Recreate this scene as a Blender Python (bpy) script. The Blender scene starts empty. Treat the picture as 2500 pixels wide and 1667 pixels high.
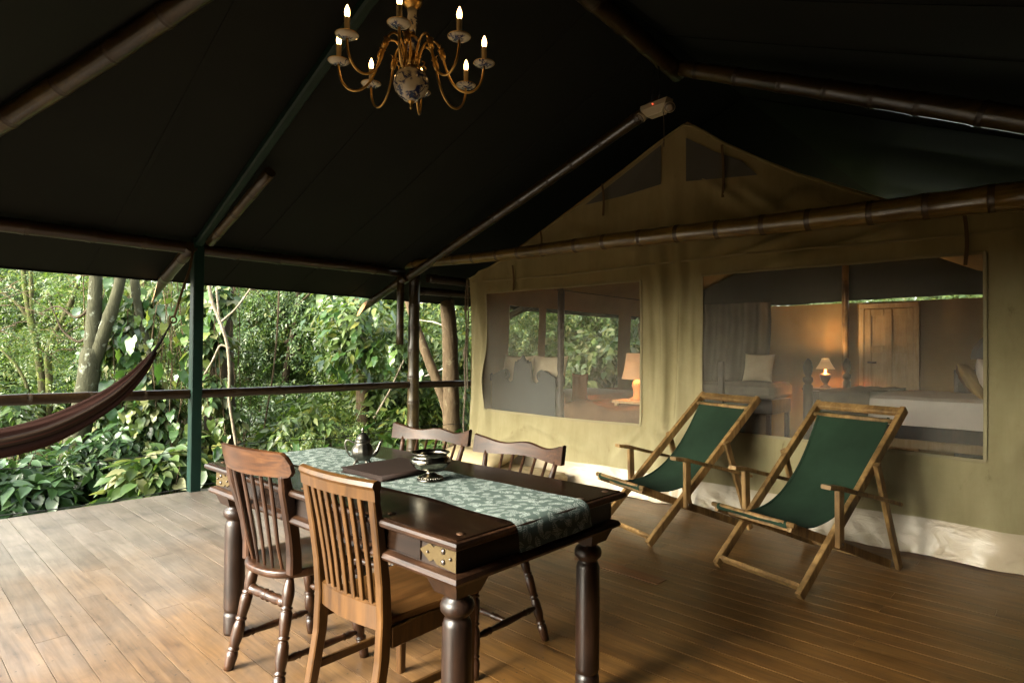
import bpy, math, random
import numpy as np
from mathutils import Vector, Matrix
random.seed(7); RNG = np.random.default_rng(11)
S = bpy.context.scene
COL = S.collection
PI = math.pi
# ------------------------------------------------------------------ camera
cam = bpy.data.cameras.new('camera'); cam.lens = 21.494; cam.sensor_width = 36; cam.clip_start = .05; cam.clip_end = 400
camo = bpy.data.objects.new('camera', cam); COL.objects.link(camo)
camo.matrix_world = Matrix(((0.7300, 0.0040, 0.6834, 0), (0.6834, -0.0180, -0.7298, 0), (0.0094, 0.9998, -0.0158, 1.35), (0, 0, 0, 1)))
S.camera = camo
# ------------------------------------------------------------------ sky, sun, exposure
SUN_EL, SUN_AZ = math.radians(28), math.radians(190)      # the sun stands behind the camera, over the front steps
W = bpy.data.worlds.new('World'); S.world = W; W.use_nodes = True
wn = W.node_tree; bg = wn.nodes['Background']; sky = wn.nodes.new('ShaderNodeTexSky')
sky.sky_type = 'NISHITA'; sky.sun_disc = False; sky.sun_elevation = SUN_EL; sky.sun_rotation = SUN_AZ
sky.air_density = 1.0; sky.dust_density = 4.0; sky.ozone_density = 1.0
hs = wn.nodes.new('ShaderNodeHueSaturation'); hs.inputs['Saturation'].default_value = .40; wn.links.new(sky.outputs[0], hs.inputs['Color']); tn = wn.nodes.new('ShaderNodeMix'); tn.data_type = 'RGBA'; tn.blend_type = 'MULTIPLY'; tn.inputs[0].default_value = 1; tn.inputs[7].default_value = (.98, 1, .91, 1); wn.links.new(hs.outputs[0], tn.inputs[6]); wn.links.new(tn.outputs[2], bg.inputs[0])   # thin overcast: the blue washed out
bg.inputs[1].default_value = 0.15
sl = bpy.data.lights.new('sun', 'SUN'); sl.energy = 0.5; sl.angle = math.radians(20); sl.color = (1, .95, .87)
so = bpy.data.objects.new('sun', sl); COL.objects.link(so)
sd = Vector((math.sin(SUN_AZ) * math.cos(SUN_EL), math.cos(SUN_AZ) * math.cos(SUN_EL), math.sin(SUN_EL)))
so.rotation_euler = sd.to_track_quat('Z', 'Y').to_euler()
S.view_settings.view_transform = 'Standard'; S.view_settings.look = 'None'; S.view_settings.gamma = 1
S.view_settings.use_curve_mapping = False; S.view_settings.exposure = 3.42
S.render.engine = 'CYCLES'
cy = S.cycles; cy.use_denoising = True; cy.max_bounces = 10; cy.diffuse_bounces = 5; cy.glossy_bounces = 4
cy.transmission_bounces = 6; cy.transparent_max_bounces = 12; cy.caustics_reflective = False; cy.caustics_refractive = False
cy.sample_clamp_indirect = 6; cy.use_light_tree = True
# ------------------------------------------------------------------ mesh helpers
def vec(*a): return np.array(a, float)
def unit(v): v = np.asarray(v, float); return v / (np.linalg.norm(v) + 1e-12)
class MB:
    """collects shapes into ONE mesh object"""
    def __init__(s): s.v = []; s.f = []; s.m = []; s.s = []; s.n = 0
    def add(s, V, F, smooth=False, mi=0):
        V = np.asarray(V, float).reshape(-1, 3)
        s.v.append(V)
        for f in F: s.f.append([i + s.n for i in f]); s.m.append(mi); s.s.append(smooth)
        s.n += len(V); return s
    def loft(s, rings, smooth=True, caps=True, closed=True, mi=0, mis=None):
        R = np.asarray(rings, float); k, n = R.shape[:2]; F = []
        base = s.n; s.v.append(R.reshape(-1, 3))
        for i in range(k - 1):
            m = mis[i] if mis else mi
            for j in range(n if closed else n - 1):
                j2 = (j + 1) % n
                s.f.append([base + i * n + j, base + i * n + j2, base + (i + 1) * n + j2, base + (i + 1) * n + j]); s.m.append(m); s.s.append(smooth)
        if caps and closed:
            s.f.append([base + j for j in range(n)][::-1]); s.m.append(mi); s.s.append(False)
            s.f.append([base + (k - 1) * n + j for j in range(n)]); s.m.append(mi); s.s.append(False)
        s.n += k * n; return s
    def tube(s, pts, rad, seg=10, smooth=True, caps=True, mi=0, mis=None):
        P = np.asarray(pts, float); k = len(P); r = np.broadcast_to(np.asarray(rad, float), (k,))
        T = np.gradient(P, axis=0); T /= (np.linalg.norm(T, axis=1)[:, None] + 1e-12)
        a = vec(0, 0, 1) if abs(T[0][2]) < .9 else vec(1, 0, 0)
        rings = []; u = unit(np.cross(T[0], a))
        th = np.arange(seg) * 2 * PI / seg
        for i in range(k):
            u = unit(u - T[i] * np.dot(u, T[i])); w = np.cross(T[i], u)
            rings.append(P[i] + r[i] * (np.cos(th)[:, None] * u + np.sin(th)[:, None] * w))
        return s.loft(rings, smooth, caps, mi=mi, mis=mis)
    def turned(s, p0, p1, prof, seg=12, mi=0):
        p0 = vec(*p0); p1 = vec(*p1)
        return s.tube([p0 + (p1 - p0) * t for t, r in prof], [max(r, .0004) for t, r in prof], seg, mi=mi)
    def lathe(s, prof, c=(0, 0, 0), seg=24, mi=0):          # prof: (r, z)
        th = np.arange(seg) * 2 * PI / seg; c = vec(*c)
        rings = [c + np.stack([max(r, 1e-4) * np.cos(th), max(r, 1e-4) * np.sin(th), np.full(seg, z)], 1) for r, z in prof]
        return s.loft(rings, True, True, mi=mi)
    def sweep(s, pts, w, h, side=(1, 0, 0), smooth=False, mi=0, ch=.0):
        """rectangle (w along side, h along the normal) swept along pts"""
        P = np.asarray(pts, float); k = len(P); w = np.broadcast_to(np.asarray(w, float), (k,)); h = np.broadcast_to(np.asarray(h, float), (k,))
        T = np.gradient(P, axis=0); rings = []
        for i in range(k):
            t = unit(T[i]); sd = np.asarray(side, float); sd = unit(sd - t * np.dot(sd, t)); n = np.cross(t, sd)
            a, b = sd * w[i] / 2, n * h[i] / 2
            c = min(ch, w[i] * .4, h[i] * .4) if ch else min(w[i], h[i]) * .18
            ca, cb = sd * c, n * c
            rings.append([P[i] - a + ca - b, P[i] + a - ca - b, P[i] + a - b + cb, P[i] + a + b - cb, P[i] + a - ca + b, P[i] - a + ca + b, P[i] - a + b - cb, P[i] - a - b + cb])
        return s.loft(rings, smooth, True, mi=mi)
    def box(s, c, size, rz=0, ch=.004, mi=0, M=None):
        hx, hy, hz = [d / 2 for d in size]; ch = min(ch, hx * .5, hy * .5, hz * .5)
        V = []; idx = {}
        for sx in (-1, 1):
            for sy in (-1, 1):
                for sz in (-1, 1):
                    for ax in range(3):
                        p = [sx * (hx - ch), sy * (hy - ch), sz * (hz - ch)]; p[ax] = (sx * hx, sy * hy, sz * hz)[ax]
                        idx[sx, sy, sz, ax] = len(V); V.append(p)
        F = []
        for ax in range(3):
            b, c2 = [(1, 2), (2, 0), (0, 1)][ax]
            for sg in (-1, 1):
                q = []
                for u, v in ((-1, -1), (1, -1), (1, 1), (-1, 1)):
                    k = [0, 0, 0]; k[ax] = sg; k[b] = u; k[c2] = v; q.append(idx[k[0], k[1], k[2], ax])
                F.append(q if sg > 0 else q[::-1])
        for ax in range(3):                                   # edges running along ax
            b, c2 = [(1, 2), (2, 0), (0, 1)][ax]
            for u in (-1, 1):
                for v in (-1, 1):
                    k0 = [0, 0, 0]; k0[ax] = -1; k0[b] = u; k0[c2] = v; k1 = list(k0); k1[ax] = 1
                    q = [idx[(*k0, b)], idx[(*k1, b)], idx[(*k1, c2)], idx[(*k0, c2)]]
                    F.append(q if u * v < 0 else q[::-1])
        for sx in (-1, 1):
            for sy in (-1, 1):
                for sz in (-1, 1):
                    q = [idx[sx, sy, sz, 0], idx[sx, sy, sz, 1], idx[sx, sy, sz, 2]]
                    F.append(q if sx * sy * sz > 0 else q[::-1])
        V = np.array(V)
        if M is not None: V = V @ np.asarray(M).T
        if rz: cs, sn = math.cos(rz), math.sin(rz); V = V @ np.array([[cs, -sn, 0], [sn, cs, 0], [0, 0, 1]]).T
        return s.add(V + np.asarray(c, float), F, False, mi)
    def grid(s, fn, us, vs, smooth=True, mi=0, hole=None, flip=False):
        nu, nv = len(us), len(vs); V = [fn(u, v) for v in vs for u in us]; F = []
        for j in range(nv - 1):
            for i in range(nu - 1):
                if hole and hole((us[i] + us[i + 1]) / 2, (vs[j] + vs[j + 1]) / 2): continue
                q = [j * nu + i, j * nu + i + 1, (j + 1) * nu + i + 1, (j + 1) * nu + i]
                F.append(q[::-1] if flip else q)
        return s.add(V, F, smooth, mi)
    def prism(s, poly, z0, z1, smooth=False, mi=0, taper=1.0):
        P = np.asarray(poly, float); c = P.mean(0)
        return s.loft([np.c_[c + (P - c) * taper, np.full(len(P), z0)], np.c_[P, np.full(len(P), z1)]], smooth, True, mi=mi)
    def build(s, name, mats, parent=None, loc=None, rz=0):
        me = bpy.data.meshes.new(name); V = np.concatenate(s.v)
        me.from_pydata(V.tolist(), [], s.f)
        me.polygons.foreach_set('material_index', s.m); me.polygons.foreach_set('use_smooth', s.s)
        for m in (mats if isinstance(mats, (list, tuple)) else [mats]): me.materials.append(m)
        me.update()
        return link(name, me, parent, loc, rz)
def link(name, data, parent=None, loc=None, rz=0):
    o = bpy.data.objects.new(name, data); COL.objects.link(o)
    if parent is not None: o.parent = parent
    if loc is not None: o.location = loc
    if rz: o.rotation_euler = (0, 0, rz)
    return o
def tag(o, label=None, cat=None, group=None, kind=None):
    if label: o['label'] = label
    if cat: o['category'] = cat
    if group: o['group'] = group
    if kind: o['kind'] = kind
    return o
def thing(name, label, cat, loc=(0, 0, 0), rz=0, group=None):
    return tag(link(name, None, None, loc, rz), label, cat, group)
def copy_tree(o, parent=None):
    c = o.copy(); COL.objects.link(c)
    if parent is not None: c.parent = parent
    for ch in list(o.children): copy_tree(ch, c)
    return c
def tri_mesh(name, V, F, mats, parent=None, loc=None, smooth=False):
    me = bpy.data.meshes.new(name); V = np.ascontiguousarray(V, np.float32); F = np.ascontiguousarray(F, np.int32)
    me.vertices.add(len(V)); me.vertices.foreach_set('co', V.ravel())
    me.loops.add(F.size); me.loops.foreach_set('vertex_index', F.ravel())
    me.polygons.add(len(F)); me.polygons.foreach_set('loop_start', np.arange(len(F), dtype=np.int32) * 3)
    if smooth: me.polygons.foreach_set('use_smooth', np.ones(len(F), bool))
    for m in (mats if isinstance(mats, (list, tuple)) else [mats]): me.materials.append(m)
    me.update(calc_edges=True); me.validate()
    return link(name, me, parent, loc)
def pillow_mb(mb, w, d, h, M=None, c=(0, 0, 0), n=14, pinch=.08, mi=0, wrinkle=.0, seed=0):
    us = np.sin(np.linspace(-1, 1, n) * PI / 2); ph = seed * 1.7
    M = np.eye(3) if M is None else np.asarray(M)
    for sg in (1, -1):
        def fn(u, v):
            k = (max(0, 1 - u * u) * max(0, 1 - v * v)) ** .42
            x = u * w / 2 * (1 - pinch * (1 - v * v) * abs(u)); y = v * d / 2 * (1 - pinch * (1 - u * u) * abs(v))
            z = sg * h / 2 * k + wrinkle * k * (math.sin(9 * u + 5 * v + ph) + math.sin(13 * v - 7 * u + ph))
            return M @ vec(x, y, z) + np.asarray(c, float)
        mb.grid(fn, us, us, flip=(sg < 0), mi=mi)
    return mb
def rotx(a): c, s = math.cos(a), math.sin(a); return np.array([[1, 0, 0], [0, c, -s], [0, s, c]])
def roty(a): c, s = math.cos(a), math.sin(a); return np.array([[c, 0, s], [0, 1, 0], [-s, 0, c]])
def rotz(a): c, s = math.cos(a), math.sin(a); return np.array([[c, -s, 0], [s, c, 0], [0, 0, 1]])
# ------------------------------------------------------------------ material helpers
def M(name, col=(.5, .5, .5), rough=.6, metal=0, spec=.5):
    m = bpy.data.materials.new(name); m.use_nodes = True; nt = m.node_tree; b = nt.nodes['Principled BSDF']
    b.inputs['Base Color'].default_value = (*col, 1); b.inputs['Roughness'].default_value = rough
    b.inputs['Metallic'].default_value = metal; b.inputs['Specular IOR Level'].default_value = spec
    return m, nt, b
def nd(nt, t, **k):
    n = nt.nodes.new(t)
    for a, v in k.items(): setattr(n, a, v)
    return n
def ramp(nt, fac, stops):
    r = nd(nt, 'ShaderNodeValToRGB'); e = r.color_ramp.elements
    while len(e) < len(stops): e.new(.5)
    for i, (p, c) in enumerate(stops):
        e[i].position = p; e[i].color = (*c, 1) if len(c) == 3 else c
    nt.links.new(fac, r.inputs[0]); return r.outputs[0]
def mixc(nt, fac, a, b, mode='MIX'):
    n = nd(nt, 'ShaderNodeMix', data_type='RGBA', blend_type=mode)
    for sock, v in ((n.inputs[0], fac), (n.inputs[6], a), (n.inputs[7], b)):
        if hasattr(v, 'is_output'): nt.links.new(v, sock)
        elif isinstance(v, (int, float)): sock.default_value = v
        else: sock.default_value = (*v, 1)
    return n.outputs[2]
def mth(nt, op, a, b=0., c=None):
    n = nd(nt, 'ShaderNodeMath', operation=op)
    for i, v in enumerate((a, b) if c is None else (a, b, c)):
        if hasattr(v, 'is_output'): nt.links.new(v, n.inputs[i])
        else: n.inputs[i].default_value = v
    return n.outputs[0]
def coords(nt, scale=(1, 1, 1), rand=False, kind='Object'):
    tc = nd(nt, 'ShaderNodeTexCoord'); v = tc.outputs[kind]
    if rand:
        oi = nd(nt, 'ShaderNodeObjectInfo'); k = mth(nt, 'MULTIPLY', oi.outputs['Random'], 37.)
        a = nd(nt, 'ShaderNodeVectorMath', operation='ADD'); nt.links.new(v, a.inputs[0]); nt.links.new(k, a.inputs[1]); v = a.outputs[0]
    mp = nd(nt, 'ShaderNodeMapping'); mp.inputs['Scale'].default_value = scale; nt.links.new(v, mp.inputs[0]); return mp.outputs[0]
def noise(nt, v, sc, det=4, rough=.55, dist=0.):
    n = nd(nt, 'ShaderNodeTexNoise'); n.inputs['Scale'].default_value = sc; n.inputs['Detail'].default_value = det
    n.inputs['Roughness'].default_value = rough; n.inputs['Distortion'].default_value = dist; nt.links.new(v, n.inputs['Vector']); return n.outputs[0]
def bump(nt, b, h, st=.3, dist=.01):
    n = nd(nt, 'ShaderNodeBump'); n.inputs['Strength'].default_value = st; n.inputs['Distance'].default_value = dist
    nt.links.new(h, n.inputs['Height']); nt.links.new(n.outputs[0], b.inputs['Normal'])
def wood(name, dark, mid, light, scale=(1.2, 16, 16), rough=.35, rvar=.15, bmp=.15, rand=True, patch=.35, coat=0.):
    m, nt, b = M(name)
    v = coords(nt, scale, rand); g = noise(nt, v, 2.2, 7, .6, .9); c = ramp(nt, g, [(.28, dark), (.52, mid), (.74, light)])
    v2 = coords(nt, (1, 1, 1), rand); p = noise(nt, v2, 4.5, 3, .5)
    pm = ramp(nt, p, [(.35, (1 - patch,) * 3), (.65, (1 + patch * .45,) * 3)]); c = mixc(nt, 1., c, pm, 'MULTIPLY')
    nt.links.new(c, b.inputs['Base Color'])
    r = mth(nt, 'MULTIPLY_ADD', noise(nt, v2, 9., 3), rvar * 2, rough - rvar); nt.links.new(r, b.inputs['Roughness'])
    b.inputs['Specular IOR Level'].default_value = .38
    b.inputs['Coat Weight'].default_value = coat; b.inputs['Coat Roughness'].default_value = .18
    if bmp: bump(nt, b, g, bmp, .003)
    return m
def cloth(name, col, rough=.9, var=.18, sc=3., weave=260., bmp=.25, tint=None):
    m, nt, b = M(name, col, rough, spec=.2)
    v = coords(nt); n1 = noise(nt, v, sc, 5, .6)
    lo = tuple(x * (1 - var) for x in col); hi = tint or tuple(min(1, x * (1 + var)) for x in col)
    nt.links.new(ramp(nt, n1, [(.3, lo), (.7, hi)]), b.inputs['Base Color'])
    bump(nt, b, noise(nt, v, weave, 2), bmp, .002); return m
# ------------------------------------------------------------------ materials
MT = {}
def deck_mat():
    m, nt, b = M('deck_plank_wood')
    v = coords(nt, (1.1, 15, 15), True); g = noise(nt, v, 2.0, 8, .62, 1.1)
    c = ramp(nt, g, [(.22, (.050, .0215, .0055)), (.42, (.120, .056, .0145)), (.58, (.160, .077, .020)), (.78, (.22, .113, .034))])
    fg = noise(nt, coords(nt, (2.2, 75, 75), True), 1.6, 4, .7, .3); c = mixc(nt, 1., c, ramp(nt, fg, [(.30, (.66, .63, .60)), (.46, (.98, .98, .98)), (.7, (1.12, 1.12, 1.12))]), 'MULTIPLY')
    sk = noise(nt, coords(nt, (.55, 7, 7), True), 2.2, 5, .62, .5); c = mixc(nt, 1., c, ramp(nt, sk, [(.30, (.62, .58, .54)), (.5, (1., 1., 1.)), (.7, (1.22, 1.24, 1.26))]), 'MULTIPLY')
    oi = nd(nt, 'ShaderNodeObjectInfo')
    tone = ramp(nt, oi.outputs['Random'], [(0, (.84, .82, .79)), (.5, (1, 1, 1)), (1, (1.08, 1.07, 1.06))]); c = mixc(nt, 1., c, tone, 'MULTIPLY')
    geo = nd(nt, 'ShaderNodeNewGeometry')
    # open edge: weathered grey plus cool skylight put into the colour; varnish elsewhere
    sx = nd(nt, 'ShaderNodeSeparateXYZ'); nt.links.new(geo.outputs['Position'], sx.inputs[0])
    wn_ = noise(nt, geo.outputs['Position'], 1.3, 5, .6)
    wx = mth(nt, 'MULTIPLY_ADD', sx.outputs[0], -.32, -.55); wx = mth(nt, 'ADD', wx, mth(nt, 'MULTIPLY_ADD', wn_, 1.2, -.6))
    wear_skylight = nd(nt, 'ShaderNodeClamp'); nt.links.new(wx, wear_skylight.inputs[0])
    grey = ramp(nt, g, [(.22, (.080, .066, .054)), (.45, (.130, .110, .092)), (.6, (.160, .137, .117)), (.8, (.21, .184, .160))]); grey = mixc(nt, 1., grey, tone, 'MULTIPLY')
    c = mixc(nt, mth(nt, 'MULTIPLY', wear_skylight.outputs[0], .9), c, grey)
    st = noise(nt, geo.outputs['Position'], 3.1, 6, .68, .4); c = mixc(nt, 1., c, ramp(nt, st, [(.28, (.42, .40, .38)), (.42, (.86, .86, .86)), (.55, (1., 1., 1.)), (.75, (1.12, 1.12, 1.12))]), 'MULTIPLY')
    kn = noise(nt, coords(nt, (7, 22, 1), True), 1.6, 2, .5); c = mixc(nt, 1., c, ramp(nt, kn, [(.22, (.22, .17, .13)), (.27, (1, 1, 1))]), 'MULTIPLY')
    ob = nd(nt, 'ShaderNodeTexCoord'); so_ = nd(nt, 'ShaderNodeSeparateXYZ'); nt.links.new(ob.outputs['Object'], so_.inputs[0])     # nail heads, two in each board over every joist
    nx = mth(nt, 'SUBTRACT', mth(nt, 'FRACT', mth(nt, 'MULTIPLY', sx.outputs[0], 2.)), .5); ny = mth(nt, 'SUBTRACT', mth(nt, 'ABSOLUTE', so_.outputs[1]), .038)
    nr = mth(nt, 'ADD', mth(nt, 'POWER', mth(nt, 'MULTIPLY', nx, .5), 2.), mth(nt, 'POWER', ny, 2.)); c = mixc(nt, mth(nt, 'LESS_THAN', nr, .0000145), c, (.02, .016, .013))
    nt.links.new(c, b.inputs['Base Color'])
    r = mth(nt, 'MULTIPLY_ADD', noise(nt, geo.outputs['Position'], 2.3, 5, .6), .42, .16); nt.links.new(r, b.inputs['Roughness'])
    bump(nt, b, g, .05, .002); return m
MT['deck'] = deck_mat()
MT['table'] = wood('dark_table_wood', (.005, .0024, .0013), (.012, .0055, .0028), (.024, .0105, .005), (1.5, 14, 14), .22, .06, .05, True, .35, .1)
MT['apron'] = wood('dark_apron_wood', (.005, .0024, .0013), (.012, .0055, .0028), (.024, .0105, .005), (1.5, 14, 14), .5, .08, .08, True, .35)
MT['table_leg'] = wood('dark_turned_leg_wood', (.006, .0028, .0015), (.017, .007, .0033), (.04, .017, .008), (14, 14, 2), .40, .1, .10, True, .45, .06)
MT['table_worn'] = wood('worn_table_wood', (.012, .005, .0022), (.032, .013, .0055), (.085, .04, .018), (2, 20, 20), .40, .12, .14, True, .6, .05)
MT['windsor'] = wood('red_brown_chair_wood', (.010, .004, .0018), (.030, .0115, .0047), (.062, .025, .010), (9, 9, 1.6), .34, .1, .12, True, .4, .2)
MT['crest'] = wood('red_brown_crest_wood', (.020, .007, .0027), (.058, .022, .0075), (.10, .042, .015), (1.6, 16, 22), .37, .1, .12, True, .35, .12)
MT['honey'] = wood('honey_chair_wood', (.029, .0118, .0026), (.060, .0255, .0056), (.092, .041, .0098), (11, 11, 1.3), .38, .1, .1, True, .25, .15)
MT['honeyseat'] = wood('honey_seat_wood', (.06, .024, .006), (.125, .053, .014), (.18, .082, .024), (14, 1.4, 10), .36, .1, .1, True, .35, .15)
MT['bowwood'] = wood('glossy_brown_chair_wood', (.015, .006, .0026), (.045, .018, .007), (.085, .037, .015), (1.6, 14, 14), .50, .08, .08, True, .3, .0)
MT['teak'] = wood('deck_chair_wood', (.10, .050, .016), (.245, .14, .048), (.36, .225, .088), (10, 10, 1.5), .5, .12, .2, True, .5)
MT['pine'] = wood('pine_door_wood', (.42, .27, .12), (.52, .36, .18), (.58, .43, .24), (10, 10, 1.), .5, .1, .1, False, .2)
MT['darkwood'] = wood('dark_bedroom_wood', (.012, .007, .004), (.028, .015, .008), (.05, .027, .014), (8, 8, 1.5), .4)
MT['darkgrey'] = cloth('slate_headboard_paint', (.055, .065, .068), .6, .1)
def bamboo_mat(c0=(.018, .011, .004), c1=(.045, .030, .011), c2=(.095, .066, .025), nm='bamboo_culm'):
    m, nt, b = M(nm); v = coords(nt, (1, 1, 1), True)
    st = noise(nt, coords(nt, (4, 40, 40), True), 1.5, 4, .6); p = noise(nt, v, 2.7, 4, .6)
    c = ramp(nt, p, [(.28, c0), (.5, c1), (.74, c2)])
    c = mixc(nt, 1., c, ramp(nt, st, [(.3, (.6, .58, .55)), (.6, (1.1, 1.1, 1.1))]), 'MULTIPLY'); nt.links.new(c, b.inputs['Base Color'])
    b.inputs['Roughness'].default_value = .28; bump(nt, b, st, .12, .003); return m
MT['bamboo'] = bamboo_mat()
MT['bamboo_gold'] = bamboo_mat((.06, .036, .010), (.17, .112, .032), (.30, .21, .07), 'golden_bamboo_culm')
MT['bamboo_shaded'] = bamboo_mat((.012, .0065, .003), (.026, .014, .006), (.048, .028, .012), 'shaded_bamboo_culm')  # darker copy of the bamboo: backlit shade put into its colour
MT['node'], _, _ = M('bamboo_node', (.032, .019, .008), .5)
MT['node_gold'], _, _ = M('golden_bamboo_node', (.070, .042, .015), .45)
MT['rawend'] = wood('raw_bamboo_wood', (.42, .19, .07), (.56, .30, .13), (.64, .38, .19), (3, 30, 30), .5)
MT['greenpaint'] = cloth('green_post_paint', (.007, .025, .018), .45, .15, 4., 60., .1)
MT['greenrafter'] = cloth('dark_green_rafter_paint', (.006, .019, .013), .5, .15, 4., 60., .1)
MT['roof'] = cloth('black_green_fly_canvas', (.0062, .0072, .0055), .85, .25, 1.2, 220., .2)
MT['eaves'] = MT['roof']
def canvas_mat():
    m, nt, b = M('khaki_canvas', (.3, .25, .13), .9, spec=.15); v = coords(nt)
    n1 = noise(nt, v, 1.6, 6, .62); n2 = noise(nt, coords(nt, (5, 1, .8)), 1.4, 4, .6)
    c = ramp(nt, n1, [(.3, (.262, .224, .118)), (.7, (.345, .300, .175))]); c = mixc(nt, 1., c, ramp(nt, n2, [(.3, (.86, .85, .82)), (.65, (1.04, 1.04, 1.04))]), 'MULTIPLY')
    n3 = noise(nt, coords(nt, (2.2, 1, 1)), 2.6, 6, .7, .8); c = mixc(nt, 1., c, ramp(nt, n3, [(.26, (.66, .62, .56)), (.36, (.95, .94, .93)), (.5, (1, 1, 1))]), 'MULTIPLY')     # water marks
    nt.links.new(c, b.inputs['Base Color']); bump(nt, b, noise(nt, v, 180, 2), .2, .002)
    tr = nd(nt, 'ShaderNodeBsdfTranslucent'); nt.links.new(c, tr.inputs[0]); mx = nd(nt, 'ShaderNodeMixShader'); mx.inputs[0].default_value = .12
    out = nt.nodes['Material Output']; nt.links.new(b.outputs[0], mx.inputs[1]); nt.links.new(tr.outputs[0], mx.inputs[2]); nt.links.new(mx.outputs[0], out.inputs[0]); return m
MT['canvas'] = canvas_mat()
MT['binding'] = cloth('khaki_binding_tape', (.27, .23, .135), .85, .1)
MT['strap'] = cloth('brown_webbing', (.09, .055, .025), .8, .2)
def screen_mat(name, op, col):
    m, nt, b = M(name, col, .55, spec=.25); tr = nd(nt, 'ShaderNodeBsdfTransparent'); mx = nd(nt, 'ShaderNodeMixShader')
    v = coords(nt); f = mth(nt, 'MULTIPLY_ADD', noise(nt, v, 2.4, 4, .6), .26, op - .13); nt.links.new(f, mx.inputs[0])
    nt.links.new(tr.outputs[0], mx.inputs[1]); nt.links.new(b.outputs[0], mx.inputs[2]); nt.links.new(mx.outputs[0], nt.nodes['Material Output'].inputs[0]); return m
MT['screen'] = screen_mat('grey_window_netting', .32, (.20, .18, .14))
MT['vent'] = screen_mat('grey_vent_netting', .9, (.09, .088, .08))
def skirt_mat():
    m, nt, b = M('cream_groundsheet_vinyl', (.55, .45, .33), .34, spec=.5); v = coords(nt); n1 = noise(nt, v, 2.2, 5, .6, .5)
    nt.links.new(ramp(nt, n1, [(.3, (.37, .30, .205)), (.7, (.48, .395, .28))]), b.inputs['Base Color']); bump(nt, b, noise(nt, coords(nt, (1, 1, 2)), 4, 3, .5, 1.6), .35, .03); return m
MT['skirt'] = skirt_mat()
MT['innerwall'] = cloth('tan_inner_canvas', (.30, .20, .085), .9, .15, 1.5)
MT['innerfloor'] = wood('bedroom_floor_wood', (.05, .02, .008), (.11, .05, .02), (.16, .08, .035), (1.2, 12, 12), .4)
MT['sling'] = cloth('bottle_green_sling_canvas', (.012, .027, .0145), .95, .30, 3.2, 240., .35)
MT['brass'], nt_, b_ = M('aged_brass_plate', (.085, .058, .024), .6, .7)
bump(nt_, b_, noise(nt_, coords(nt_), 60, 4), .3, .004)
MT['copper'], _, _ = M('dull_copper_peg', (.10, .05, .025), .5, .6)
MT['stud'], _, _ = M('dark_iron_stud', (.12, .10, .09), .32, .9)
MT['gold'], nt_, b_ = M('polished_brass', (.58, .35, .105), .30, 1)
bump(nt_, b_, noise(nt_, coords(nt_), 40, 3), .08, .003)
MT['pewter'], nt_, b_ = M('old_pewter', (.30, .285, .25), .36, 1)
nt_.links.new(ramp(nt_, noise(nt_, coords(nt_), 18, 5, .6), [(.3, (.06, .055, .045)), (.7, (.22, .205, .175))]), b_.inputs['Base Color'])
MT['silver'], nt_, b_ = M('tarnished_silver', (.42, .39, .33), .2, 1)
nt_.links.new(ramp(nt_, noise(nt_, coords(nt_), 22, 5, .6), [(.3, (.10, .085, .06)), (.7, (.36, .33, .27))]), b_.inputs['Base Color'])
MT['leather'] = cloth('dark_brown_leather', (.022, .013, .010), .6, .2, 6, 400, .12)
MT['paper'], _, _ = M('page_edge', (.6, .55, .46), .8)
def runner_mat():
    m, nt, b = M('fern_print_cotton', (.1, .14, .12), .9, spec=.15); at_ = nd(nt, 'ShaderNodeAttribute', attribute_name='cloth_uv'); geo = at_.outputs['Vector']
    def layer(scale, off, seed):
        mp = nd(nt, 'ShaderNodeMapping'); mp.inputs['Scale'].default_value = (scale,) * 3; mp.inputs['Location'].default_value = (off, seed, 0); nt.links.new(geo, mp.inputs[0])
        vo = nd(nt, 'ShaderNodeTexVoronoi', voronoi_dimensions='2D'); vo.inputs['Scale'].default_value = 1; nt.links.new(mp.outputs[0], vo.inputs['Vector'])
        su = nd(nt, 'ShaderNodeVectorMath', operation='SUBTRACT'); nt.links.new(mp.outputs[0], su.inputs[0]); nt.links.new(vo.outputs['Position'], su.inputs[1])
        sp = nd(nt, 'ShaderNodeSeparateColor'); nt.links.new(vo.outputs['Color'], sp.inputs[0]); a = mth(nt, 'MULTIPLY', sp.outputs[0], 6.283)
        vr = nd(nt, 'ShaderNodeVectorRotate', rotation_type='Z_AXIS'); nt.links.new(su.outputs[0], vr.inputs['Vector']); nt.links.new(a, vr.inputs['Angle'])
        xy = nd(nt, 'ShaderNodeSeparateXYZ'); nt.links.new(vr.outputs[0], xy.inputs[0]); x, y = xy.outputs[0], xy.outputs[1]
        ay = mth(nt, 'ABSOLUTE', y); w = mth(nt, 'SINE', mth(nt, 'MULTIPLY', mth(nt, 'SUBTRACT', x, mth(nt, 'MULTIPLY', ay, .75)), 42.))
        st = mth(nt, 'GREATER_THAN', w, .1); inside = mth(nt, 'LESS_THAN', mth(nt, 'ADD', mth(nt, 'MULTIPLY', ay, 2.2), mth(nt, 'MULTIPLY', mth(nt, 'ABSOLUTE', x), 1.05)), .62)
        rib = mth(nt, 'LESS_THAN', ay, .014); return mth(nt, 'MULTIPLY', mth(nt, 'MAXIMUM', mth(nt, 'MULTIPLY', st, mth(nt, 'GREATER_THAN', ay, .03)), 0.), inside)
    f = mth(nt, 'MAXIMUM', layer(20., 0, 0), layer(24., 7.3, 3.1))
    c = mixc(nt, f, (.085, .115, .100), (.40, .45, .41)); nt.links.new(c, b.inputs['Base Color'])
    bump(nt, b, noise(nt, geo, 300, 2), .2, .002); return m
MT['runner'] = runner_mat()
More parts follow.
